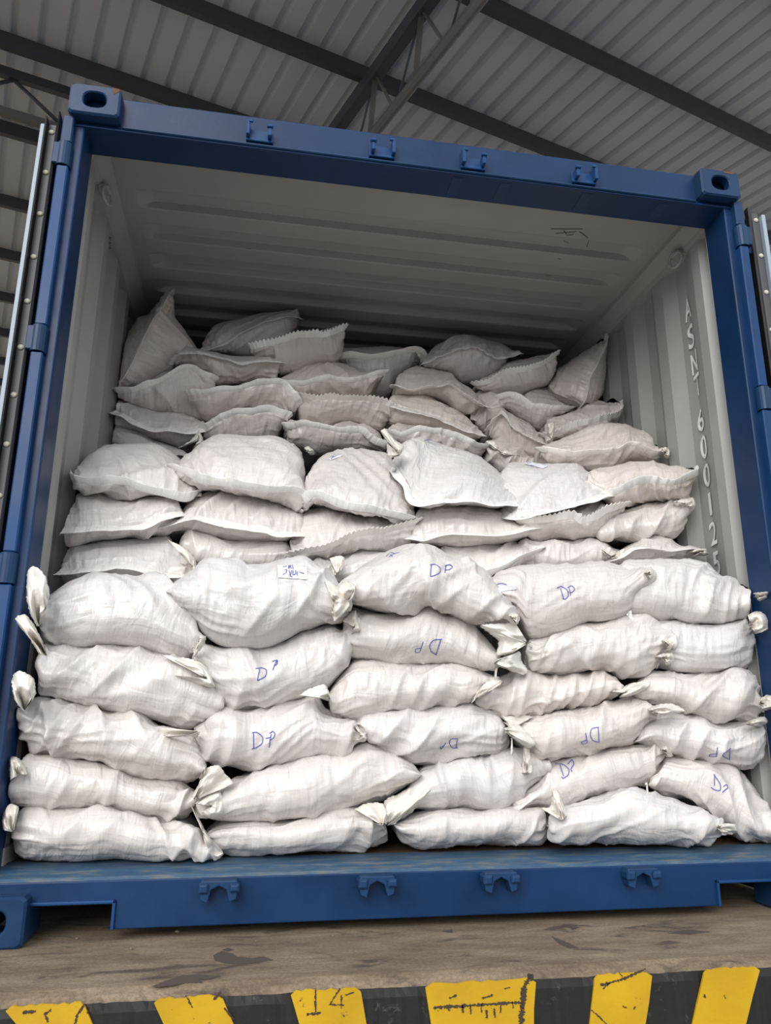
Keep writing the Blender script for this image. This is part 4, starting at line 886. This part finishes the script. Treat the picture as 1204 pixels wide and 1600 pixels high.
 {'key':'B2f','Y':0.62,'top':[(845,700),(860,693.8),(895,680.5),(920,665.5),(945,660.5),(975,663),(992.5,670.5),(1015,675.5),(1030,691.2),(1045,702.5)],'bot':[(845,707.5),(855,726),(880,728.5),(900,733.5),(920,738.5),(940,739.8),(960,733.5),(980,723.5),(1010,724.8),(1032.5,726),(1040,715),(1045,707.5)],'seam':[(845,703.8),(885,711.2),(930,708.8),(960,707.5),(980,696.2),(1000,702.5),(1020,711.2),(1032.5,707.5),(1045,705)],'dT':0.2,'Dr':0.3,'crease':1,'tufts':[{'base':(1040,707.5),'edge':[(1033.8,700),(1041.2,698.8),(1045.8,703.8),(1045,713.8),(1038.8,711.2)],'dy':-0.05}],'label':'big grey-white sack lying on the middle stack against the right wall'},
 {'key':'B3a','Y':1.02,'top':[(176.2,612.5),(197.5,607),(222.5,600.5),(242.5,585.5),(277.5,573),(295,573),(312.5,580.5),(332,595)],'bot':[(176.2,617),(202.5,629.8),(232.5,642.2),(257.5,647.8),(290,651),(317.5,658.5),(330,625),(332,600)],'seam':[(176.2,614.5),(207.5,612.5),(235,602.5),(262.5,590),(282.5,578),(300,576.8),(317.5,590),(332,597)],'dT':0.16,'Dr':0.45,'crease':1,'label':'white sack with an arched hem under the upright sack, left of the rear stack'},
 {'key':'B3b','Y':1.02,'top':[(272.5,563.8),(282.5,548),(310,546.8),(332.5,550.5),(360,556.8),(395,559.2),(435,565.5)],'bot':[(272.5,567.5),(290,573.2),(302.5,578.2),(330,590.8),(335,601),(360,601),(395,597.2),(427.5,594.8),(432.5,576.2),(435,568.8)],'seam':[(272.5,565),(285,553),(310,551.8),(330,555.5),(355,561.8),(377.5,568.8),(405,565),(435,567)],'zig':1,'dT':0.16,'Dr':0.45,'crease':1,'label':'narrow white sack with a rippled hem in the third row of the rear stack'},
 {'key':'B3c','Y':1,'top':[(432.5,593.8),(462.5,578),(495,570.5),(520,566.8),(540,569.2),(555,575.5),(565,583),(600,582)],'bot':[(432.5,599.5),(450,613.5),(465,618.5),(492.5,624.8),(525,623.5),(560,623.5),(575,621),(587.5,600.5),(600,585)],'seam':[(432.5,597),(450,602.5),(475,602.5),(505,593.8),(530,593.8),(550,596.2),(575,588.8),(600,583)],'dT':0.16,'Dr':0.45,'crease':1,'label':'white sack whose hem ends in a raised tip, centre of the rear stack'},
 {'key':'B3d','Y':1.16,'top':[(527.5,560),(530,545.5),(560,544.2),(600,541.8),(630,544.2),(650,546.8),(662.5,562.5)],'bot':[(527.5,566.2),(550,587.5),(572.5,621),(590,627.2),(607.5,621),(617.5,598.5),(640,581),(655,568.5),(662.5,565)],'seam':[(527.5,561.2),(550,557),(575,560),(600,558.8),(625,552.5),(650,550.5),(662.5,563.8)],'dT':0.16,'Dr':0.45,'crease':1,'tufts':[{'base':(657.5,560),'edge':[(646.2,547.5),(657.5,550),(663.8,562.5),(662.5,570),(656.2,566.2)],'dy':-0.03}],'label':'white sack set furthest back at the centre, upright, with a flat stitched top'},
 {'key':'B3e','Y':1,'top':[(617.5,597.5),(627.5,583),(650,573),(675,578),(700,585.5),(715,598),(740,613),(758.8,632.5)],'bot':[(617.5,610),(618.8,617.5),(637.5,618.5),(670,621),(695,631),(715,643.5),(735,647.2),(750,638.2),(758.8,635)],'seam':[(617.5,601.2),(630,607.5),(645,610),(670,603.8),(700,602.5),(720,617.5),(740,628),(758.8,634)],'zig':1,'dT':0.16,'Dr':0.45,'crease':1,'label':'white sack with a loose pinked flap sloping right, rear stack right of centre'},
 {'key':'B3f','Y':1.08,'top':[(735,647.5),(742.5,606.2),(760,603),(780,613),(792.5,630)],'bot':[(735,655),(747.5,673.5),(762.5,671),(777.5,657.5),(792.5,640)],'dT':0.12,'Dr':0.4,'label':'shadowed sack wedged between slanting sacks, right of centre in the rear stack'},
 {'key':'B3g','Y':1.03,'top':[(777.5,622.5),(790,615),(815,623),(825,610.5),(837.5,608),(865,618),(890,637.5)],'bot':[(777.5,630),(800,648.5),(820,661),(840,673.5),(855,666),(865,653.5),(890,640)],'seam':[(777.5,623.8),(795,618),(817.5,626.8),(832.5,636.2),(865,640),(890,638.8)],'dT':0.16,'Dr':0.45,'crease':1,'label':"white sack with a folded-over mouth in the rear stack's right half"},
 {'key':'B3h','Y':1.14,'top':[(805,617.5),(832.5,606.8),(855,603),(870,615.5),(895,628),(908.8,637.5)],'bot':[(805,622.5),(847.5,645),(885,648.8),(908.8,640)],'dT':0.12,'Dr':0.4,'label':'tip of a white sack between the upright right sack and the folded-over one'},
 {'key':'B3i','Y':0.95,'top':[(852.5,672.5),(857.5,658),(880,650.5),(900,643),(915,630.5),(935,626.8),(950,630.5),(967.5,623.8),(976.2,632.5)],'bot':[(852.5,686.2),(865,686.5),(885,682.5),(910,685),(950,662.5),(965,658.5),(972.5,641),(976.2,633.8)],'seam':[(852.5,683),(867.5,680.5),(885,672.5),(905,665.5),(922.5,661.8),(950,655.5),(965,646.8),(976.2,633)],'zig':1,'dT':0.16,'Dr':0.45,'crease':1,'tufts':[{'base':(860,685),'edge':[(856.2,661.2),(865,660),(866.2,675),(862.5,691.2),(855,691.2),(850.5,680)],'dy':-0.03}],'label':'flattened sack with a sawtooth hem near the right wall in the rear stack'},
 {'key':'B4a','Y':1.02,'top':[(180,600),(186.2,535),(192.5,527.5),(215,500),(232.5,493.8),(256.2,465),(262,460.5)],'bot':[(181.2,604.5),(217.5,605.5),(240,593),(270,575.5),(290,565.5),(308.8,547.5),(290,517.5),(272.5,495),(268.8,468.8),(263,461)],'seam':[(180,602.5),(192.5,590),(202.5,570),(217.5,535),(232.5,507.5),(255,472.5),(262.5,460.8)],'dT':0.22,'Dr':0.25,'crease':1,'tufts':[{'base':(261.2,472.5),'edge':[(256.2,471.2),(257.5,460),(270,467),(265.5,475)],'dy':0.12}],'label':'white sack standing upright on its corner at the left wall, peak tied'},
 {'key':'B4b','Y':1.12,'top':[(315,542.5),(322.5,525.5),(335,508),(370,498),(402.5,490.5),(440,488),(462.5,482.5),(467.5,495)],'bot':[(315,546.2),(330,548.5),(355,553.5),(380,558.5),(410,559.8),(445,546),(458.8,513.5),(467.5,496.2)],'seam':[(315,545),(330,546.2),(350,537.5),(370,522.5),(395,510),(420,500),(440,495.5),(467.5,495)],'dT':0.16,'Dr':0.45,'crease':1,'tufts':[{'base':(457.5,495),'edge':[(452.5,487.5),(463.8,482.5),(468,495),(461.2,497.5)],'dy':0.05}],'label':'tilted white sack atop the rear stack with a stubby tied corner'},
 {'key':'B4c','Y':1.03,'top':[(392.5,543.8),(405,535.5),(437.5,530.5),(462.5,523),(500,519.2),(512.5,515),(530,511.2),(536.2,515)],'bot':[(392.5,548.8),(400,556),(432.5,568.5),(436.2,586),(465,583.5),(500,573.5),(522.5,568.5),(533.8,548.5),(536.2,517.5)],'seam':[(392.5,546.2),(412.5,540.5),(437.5,535.5),(465,526.8),(492.5,524.5),(510,526.2),(536.2,515.5)],'zig':1,'dT':0.16,'Dr':0.45,'crease':1,'label':'white sack high in the rear stack, stitched upper hem rising right'},
 {'key':'B4d','Y':1.08,'top':[(660,565.5),(675,548),(700,530.5),(730,525),(750,528),(785,536.8),(800,546.2),(811.2,547.5)],'bot':[(660,570.5),(682.5,578.5),(700,586),(720,597.2),(745,599.8),(765,593.5),(785,573.5),(795,558.5),(811.2,549)],'seam':[(660,568.8),(682.5,557.5),(710,545),(732.5,540.5),(755,546.8),(775,557.5),(795,555),(811.2,548.5)],'dT':0.16,'Dr':0.45,'crease':1,'label':'domed white sack on top of the rear stack right of centre, tip pointing right'},
 {'key':'B4e','Y':1.02,'top':[(742.5,601.2),(775,582),(795,567),(825,559.5),(850,554.5),(868,552)],'bot':[(742.5,605),(775,616),(805,618.5),(837.5,608.5),(855,601),(865.5,578.5),(868.5,555.5)],'seam':[(742.5,602.5),(762.5,597.5),(787.5,583.8),(817.5,580),(840,572.5),(857.5,562.5),(868.2,553.5)],'zig':1,'dT':0.16,'Dr':0.45,'crease':1,'label':'white sack with a pinked hem rising to a sharp right corner'},
 {'key':'B4f','Y':1,'top':[(907.5,631.2),(885,622.5),(867.5,615),(857,602.5),(870,579.5),(895,561.2),(920,546.2),(940,536.2),(949.2,528.8)],'bot':[(910,632.5),(930,627.5),(943,615),(949.2,590),(951,567.5),(948,547.5),(950,529.5)],'seam':[(908,632),(915,620),(920,595),(932.5,570),(942.5,547.5),(949.5,529.2)],'dT':0.2,'Dr':0.22,'crease':1,'label':'white sack standing upright on a corner at the right wall, seam facing the camera'},
]

# ================================================================ the sacks
LAT = np.random.default_rng(11).random((64, 64, 16))


def vnoise(x, y, z=0.0):
    """smooth value noise in 0..1"""
    x, y, z = np.broadcast_arrays(np.asarray(x, float), np.asarray(y, float), np.asarray(z, float))
    xi, yi, zi = np.floor(x).astype(int), np.floor(y).astype(int), np.floor(z).astype(int)
    fx, fy, fz = x - xi, y - yi, z - zi
    fx, fy, fz = fx * fx * (3 - 2 * fx), fy * fy * (3 - 2 * fy), fz * fz * (3 - 2 * fz)
    r = 0
    for dx in (0, 1):
        for dy in (0, 1):
            for dz in (0, 1):
                r = r + LAT[(xi + dx) % 64, (yi + dy) % 64, (zi + dz) % 16] * (fx if dx else 1 - fx) * (fy if dy else 1 - fy) * (fz if dz else 1 - fz)
    return r


def spline(poly, n=24):
    """Catmull-Rom through the points"""
    p = np.array(poly, float)
    p = np.concatenate([[2 * p[0] - p[1]], p, [2 * p[-1] - p[-2]]])
    t = np.linspace(0, 1, n, endpoint=False)[:, None]
    out = []
    for i in range(1, len(p) - 2):
        a, b, c, d = p[i - 1:i + 3]
        out.append(0.5 * (2 * b + (c - a) * t + (2 * a - 5 * b + 4 * c - d) * t ** 2 + (3 * b - a - 3 * c + d) * t ** 3) * 0.65 + (b + (c - b) * t) * 0.35)
    out.append(p[-2:-1])
    return np.concatenate(out)


def along(poly, L, R, ts):
    """sample a polyline at fractions ts of the axis L -> R"""
    q = spline(poly)
    ax = R - L
    u = (q - L) @ ax / (ax @ ax)
    u = (u - u[0]) / (u[-1] - u[0])
    u = np.maximum.accumulate(u) + np.arange(len(u)) * 1e-6
    u = (u - u[0]) / (u[-1] - u[0])
    return np.stack([np.interp(ts, u, q[:, 0]), np.interp(ts, u, q[:, 1])], -1)


def unproj(px, yv):
    d = AR[None] * ((px[:, :1] - 602.0) / FPX) - AU[None] * ((px[:, 1:2] - 800.0) / FPX) + AW[None]
    return CAM[None] + d * ((yv - CAM[1]) / d[:, 1])[:, None]


NS, NF, NR = 112, 64, 14


def build_sack(sk, idx):
    rg = np.random.default_rng(100 + idx)
    top, bot = np.array(sk['top']), np.array(sk['bot'])
    Lp, Rp = (top[0] + bot[0]) / 2, (top[-1] + bot[-1]) / 2
    i = np.linspace(0, 1, NS)
    ts = 0.55 * (0.5 - 0.5 * np.cos(np.pi * i)) + 0.45 * i
    T, B = along(top, Lp, Rp, ts), along(bot, Lp, Rp, ts)
    if 'seam' in sk:
        S = along(sk['seam'], np.array(sk['seam'][0]), np.array(sk['seam'][-1]), ts)
    else:
        S = T * 0.47 + B * 0.53
    for A_ in (T, B, S):
        A_[0], A_[-1] = Lp, Rp
    dT, Dr, Y = sk.get('dT', 0.15), sk.get('Dr', 0.30), sk['Y']
    crease = sk.get('crease', 0)
    ep = np.clip(1 - np.abs(2 * ts - 1) ** 3.0, 0, 1) ** 0.5
    yS = Y + dT * (0.40 if crease else 0.30) * (1 - ep)
    yT = Y + dT * ((0.25 + 0.75 * ep) if crease else 1.0) * np.ones_like(ep)
    yB = Y + (min(dT, 0.16) * ((0.25 + 0.75 * ep) if crease else 1.0)) * np.ones_like(ep)
    yT[[0, -1]] = yB[[0, -1]] = yS[[0, -1]]
    T3, B3, S3 = unproj(T, yT), unproj(B, yB), unproj(S, yS)
    OT, OB = unproj(S, yT), unproj(S, yB)
    R3 = (T3 + B3) / 2
    R3[:, 1] = np.maximum(yT, yB) + Dr * ep
    nq = NF // 2
    th = np.linspace(0, np.pi / 2, nq + 1)
    az = 1.45 if crease else 0.92
    ay = 0.95 if crease else 0.85
    cols = []
    for a in th[::-1]:                       # top -> seam
        cols.append(OT + (T3 - OT) * (math.sin(a) ** az) + (S3 - OT) * (math.cos(a) ** ay if a < np.pi / 2 - 1e-9 else 0))
    jS = len(cols) - 1
    for a in th[1:]:                         # seam -> bottom
        cols.append(OB + (B3 - OB) * (math.sin(a) ** az) + (S3 - OB) * (math.cos(a) ** ay if a < np.pi / 2 - 1e-9 else 0))
    nf = len(cols)
    for k in range(1, NR):                   # bottom -> rear -> top
        a = np.pi * k / NR
        c, s = math.cos(a), math.sin(a)
        mid = (T3 + B3) / 2
        cols.append(mid + (B3 - T3) / 2 * np.sign(c) * abs(c) ** 0.6 + (R3 - mid) * s ** 0.7)
    P = np.stack(cols, 1)                    # (NS, NV, 3)
    NV = P.shape[1]
    # arc-length coordinates
    du = np.linalg.norm(np.diff(P[:, jS], axis=0), axis=1)
    u = np.concatenate([[0], np.cumsum(du)])
    dv = np.linalg.norm(np.diff(np.concatenate([P, P[:, :1]], 1), axis=1), axis=2)
    v = np.concatenate([np.zeros((NS, 1)), np.cumsum(dv, 1)], 1)[:, :NV]
    v = v - v[:, jS:jS + 1]
    U = np.repeat(u[:, None], NV, 1)
    Lg = u[-1]
    # displacement
    gu = np.gradient(P, axis=0)
    gv = np.roll(P, -1, 1) - np.roll(P, 1, 1)
    nrm = np.cross(gu, gv)
    nl = np.linalg.norm(nrm, axis=2, keepdims=True)
    nrm = np.where(nl > 1e-9, nrm / np.maximum(nl, 1e-9), np.array([0, -1.0, 0]))
    if (nrm[NS // 2, jS] @ np.array([0, -1.0, 0])) < 0: nrm = -nrm
    ox, oy, oz = rg.uniform(0, 60, 3)
    d = (vnoise(U * 7 + ox, v * 7 + oy, oz) - 0.5) * 0.020
    d += (vnoise(U * 17 + oy, v * 13 + ox, oz) - 0.5) * 0.006
    for k in range(3):
        ang = rg.choice([-1, 1, 1, 1]) * rg.uniform(0.25, 0.8) if k < 2 else rg.uniform(1.1, 1.6)
        cu, cv = U * math.cos(ang) + v * math.sin(ang), -U * math.sin(ang) + v * math.cos(ang)
        wp = vnoise(U * 6 + k * 9 + ox, v * 6 + oy) * 0.06
        n = vnoise((cu + wp) * (13 + 9 * k) + oz * 3, cv * 3.2 + ox, k)
        rdg = (1 - np.abs(2 * n - 1)) ** 1.6
        mk = np.clip((vnoise(U * 5 + k * 5 + oy, v * 5 + oz) - 0.35) * 3, 0, 1)
        d += (rdg - 0.35) * mk * (0.029, 0.019, 0.009)[k] * (0.8 if crease else 1.0)
    n = vnoise(U * 42 + ox, v * 15 + U * 20 + oy, 5)
    d += ((1 - np.abs(2 * n - 1)) ** 1.5 - 0.4) * 0.0055 * np.clip((vnoise(U * 8 + oz, v * 8 + ox) - 0.35) * 3, 0, 1)
    dend = np.minimum(U, Lg - U)
    e = np.exp(-dend / 0.085)
    pv = v / 0.42
    pl = vnoise(pv * 17 + ox, U * 5 + oy)
    d += (1 - np.abs(2 * pl - 1) - 0.5) * 0.024 * e * np.clip(dend / 0.03, 0, 1)
    if crease:                               # gathers running off the seam
        g = vnoise(U * 70 + ox, v * 6 + oy)
        d += (g - 0.5) * 0.010 * np.exp(-np.abs(v) / 0.05) * np.clip(np.abs(v) / 0.012, 0, 1)
    jj = np.arange(NV) / (nf - 1)
    front = np.where(jj <= 1, 0.40 + 0.60 * np.sin(np.pi * np.clip(jj, 0, 1)) ** 0.7, 0.3)
    d *= np.clip(dend / 0.02, 0.0, 1) * front[None]
    P = P + nrm * d[:, :, None]
    P[:, :, 0] = np.clip(P[:, :, 0], -1.166, 1.166)     # pressed flat against the lining
    P[:, :, 2] = np.clip(P[:, :, 2], 0.1695, 2.515)
    ctr = P.reshape(-1, 3).mean(0)
    base = np.array([ctr[0], ctr[1], P[:, :, 2].min()])
    uv = np.stack([U, v], -1)
    me = grid_mesh('sack_body', P - base, True, True, uv)
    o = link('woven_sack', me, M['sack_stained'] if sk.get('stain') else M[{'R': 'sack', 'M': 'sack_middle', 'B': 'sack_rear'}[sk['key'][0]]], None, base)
    return o, P, nrm, jS, base, uv


def sack_seam(o, P, nrm, jS, base, zig, rg):
    """the folded, stitched hem standing off the seam line"""
    line, nn = P[:, jS], nrm[:, jS]
    seg = np.linalg.norm(np.diff(line, axis=0), axis=1)
    s = np.concatenate([[0], np.cumsum(seg)])
    n = int(s[-1] / 0.0045)
    t = np.linspace(0.0, s[-1], n)
    q = np.stack([np.interp(t, s, line[:, k]) for k in range(3)], -1)
    m = np.stack([np.interp(t, s, nn[:, k]) for k in range(3)], -1)
    tg = np.gradient(q, axis=0); tg /= np.linalg.norm(tg, axis=1)[:, None]
    side = np.cross(tg, m); side /= np.linalg.norm(side, axis=1)[:, None] + 1e-9
    if side[:, 2].mean() > 0: side = -side
    flip = rg.choice([-1, 1]) * rg.uniform(0.3, 0.9)
    wob = vnoise(t * 22 + rg.uniform(0, 50), 0.5)
    w = (0.023 + 0.010 * wob) * np.clip(np.minimum(t, s[-1] - t) / 0.02 + 0.4, 0, 1)
    if zig: w = w + np.array([-0.004, 0.001, 0.006, 0.001])[np.arange(n) % 4]
    lift = 0.35 + 0.5 * vnoise(t * 15 + rg.uniform(0, 50), 3.5)
    out = m * lift[:, None] + side * flip * (1 - 0.6 * lift)[:, None]
    out /= np.linalg.norm(out, axis=1)[:, None]
    a0 = q - m * 0.003 - side * 0.004
    a1 = q + m * 0.003 - side * 0.003
    a2 = q + out * (w * 0.55)[:, None]
    a3 = q + out * w[:, None]
    a4 = a3 + side * 0.0022
    a5 = q + m * 0.001 + side * 0.004
    a6 = q - m * 0.003 + side * 0.006
    g = np.stack([a0, a1, a2, a3, a4, a5, a6], 1) - base
    uv = np.stack([np.repeat(t[:, None], 7, 1), np.repeat(np.linspace(0, .04, 7)[None], n, 0)], -1)
    me = grid_mesh('hem', g, False, not zig, uv)
    link('hem', me, M['hem'], o)


def sack_tuft(o, sk, tf, base, rg):
    """a gathered, tied-off mouth or ear: a pleated sheet fanning out from its neck"""
    Y0 = sk['Y'] + 0.02 + tf.get('dy', -0.01)
    Ye = Y0                                  # depth of the free edge: in front of the door post where it hangs over it
    ep_ = np.array(tf['edge'], float)
    while Ye > -0.06 and np.abs(unproj(ep_, np.full(len(ep_), Ye))[:, 0]).max() > 1.16: Ye -= 0.01
    thread = tf.get('name') == 'loose_thread'
    edge = spline(tf['edge'] + [tf['edge'][-1]], 10)[:-10] if len(tf['edge']) < 3 else spline(tf['edge'], 10)
    bp = np.array(tf['base'], float)
    nE, nR = len(edge), 14
    r = np.linspace(0.0, 1, nR)
    px = bp[None, None] + (edge[:, None] - bp) * r[None, :, None]
    # neck: keep some width at the base
    px[:, 0] = bp + (edge - bp) * 0.10
    k = np.arange(nE) / max(nE - 1, 1)
    size = np.linalg.norm(edge - bp, axis=1).mean() / 480.0
    seed = rg.uniform(0, 50)
    ple = vnoise(k[:, None] * 6 + seed, r[None] * 1.5)
    cr = vnoise(k[:, None] * 5 + seed, r[None] * 5 + 7)
    amp = (0.02 if not thread else 0.003)
    yv = Y0 + (Ye - Y0) * np.clip(r * 1.6, 0, 1)[None] - 0.02 * np.sin(np.pi * r)[None] * (0 if thread else 1) + (ple - 0.5) * amp * 2.0 * np.clip(r * 2.5, 0.2, 1)[None] + (cr - 0.5) * amp * 1.4 + 0.03 * (r[None] - 0.3) * (0 if thread else 1)
    # the edge rolls over into a second layer behind, so the flap is a tube-like fold
    P1 = unproj(px.reshape(-1, 2), yv.reshape(-1)).reshape(nE, nR, 3)
    jit = np.array([rg.uniform(-1, 1, nE), rg.uniform(-.4, .4, nE), rg.uniform(-1, 1, nE)]).T * (0.0016 if not thread else 0.0)
    P1[:, -1] += jit
    P1[:, -2] += jit * 0.5
    th = 0.004 + 0.016 * np.sin(np.pi * np.clip(k, 0, 1))[:, None] * (1 - 0.8 * r[None]) if not thread else np.full((nE, nR), 0.0015)
    P2 = P1.copy()
    P2[:, :, 1] += th + (vnoise(k[:, None] * 8 + seed + 9, r[None] * 4) * 0.012 if not thread else 0)
    P2[:, :, 2] -= 0.001
    G = np.concatenate([P1, P2[:, ::-1]], 1) - base
    # close the two long sides
    G = np.concatenate([np.repeat(G[:1].mean(1, keepdims=True), G.shape[1], 1) * 0.5 + G[:1] * 0.5, G, np.repeat(G[-1:].mean(1, keepdims=True), G.shape[1], 1) * 0.5 + G[-1:] * 0.5], 0)
    uu = np.repeat(np.linspace(0, size * 2, G.shape[0])[:, None], G.shape[1], 1)
    vv = np.repeat(np.linspace(0, size * 2, G.shape[1])[None], G.shape[0], 0)
    me = grid_mesh(tf.get('name', 'tied_end'), G, True, True, np.stack([uu, vv], -1))
    link(tf.get('name', 'tied_end'), me, M['cream'] if not thread else M['hem'], o)


CATNAME = 'sack'
GROUPS = {'R': 'sacks in the front stack', 'M': 'sacks in the middle stack', 'B': 'sacks in the rear stack'}
for idx, sk in enumerate(SACKS):
    rg = np.random.default_rng(500 + idx)
    o, P, nrm, jS, base, uv = build_sack(sk, idx)
    tag(o, sk['label'], CATNAME, GROUPS[sk['key'][0]])
    if 'seam' in sk:
        sack_seam(o, P, nrm, jS, base, sk.get('zig', 0), rg)
    for tf in sk.get('tufts', []):
        sack_tuft(o, sk, tf, base, rg)
    if sk.get('marks') or sk.get('tags'):
        me = o.data
        tree = BVHTree.FromPolygons([v.co + Vector(base) for v in me.vertices], [tuple(p.vertices) for p in me.polygons])

        def drop(p):
            h, n, _, _ = tree.ray_cast(Vector(CAM), Vector(ray(*p)).normalized(), 20)
            if h is None: return None
            if n.dot(Vector(ray(*p))) > 0: n = -n
            return np.array(h), np.array(n)

        def strokes(ss, w, off):
            gs = []
            for st in ss:
                hits = [drop(p) for p in dense(spline(st, 8) if len(st) > 2 else st, 1.0)]
                hits = [h for h in hits if h]
                if len(hits) < 2: continue
                pts = np.array([h[0] for h in hits]); ns = np.array([h[1] for h in hits])
                gs.append(ribbon(pts, ns, w, off) - base)
            return gs
        for mk in sk.get('marks', []):
            gs = strokes(mk, 0.0026, 0.0022)
            if gs: join_grids('handwritten_mark', gs, M['ink'], o)
        for tg_ in sk.get('tags', []):
            q = np.array(tg_['quad'])
            n = 7
            g = np.zeros((n, n, 3)); ok = True
            last = None
            for a in range(n):
                for b in range(n):
                    s_, t_ = a / (n - 1), b / (n - 1)
                    p = (q[0] * (1 - s_) + q[1] * s_) * (1 - t_) + (q[3] * (1 - s_) + q[2] * s_) * t_
                    h = drop(p)
                    if h: last = h[0] + h[1] * 0.003
                    if last is None: ok = False
                    else: g[a, b] = last
            if ok:
                lab = link('paper_label', grid_mesh('paper_label', g - base, False, True), M['paper'], o)
                gs = strokes(tg_['scrib'], 0.0022, 0.0050)
                if gs: join_grids('printed_scribble', gs, M['ink'], lab)
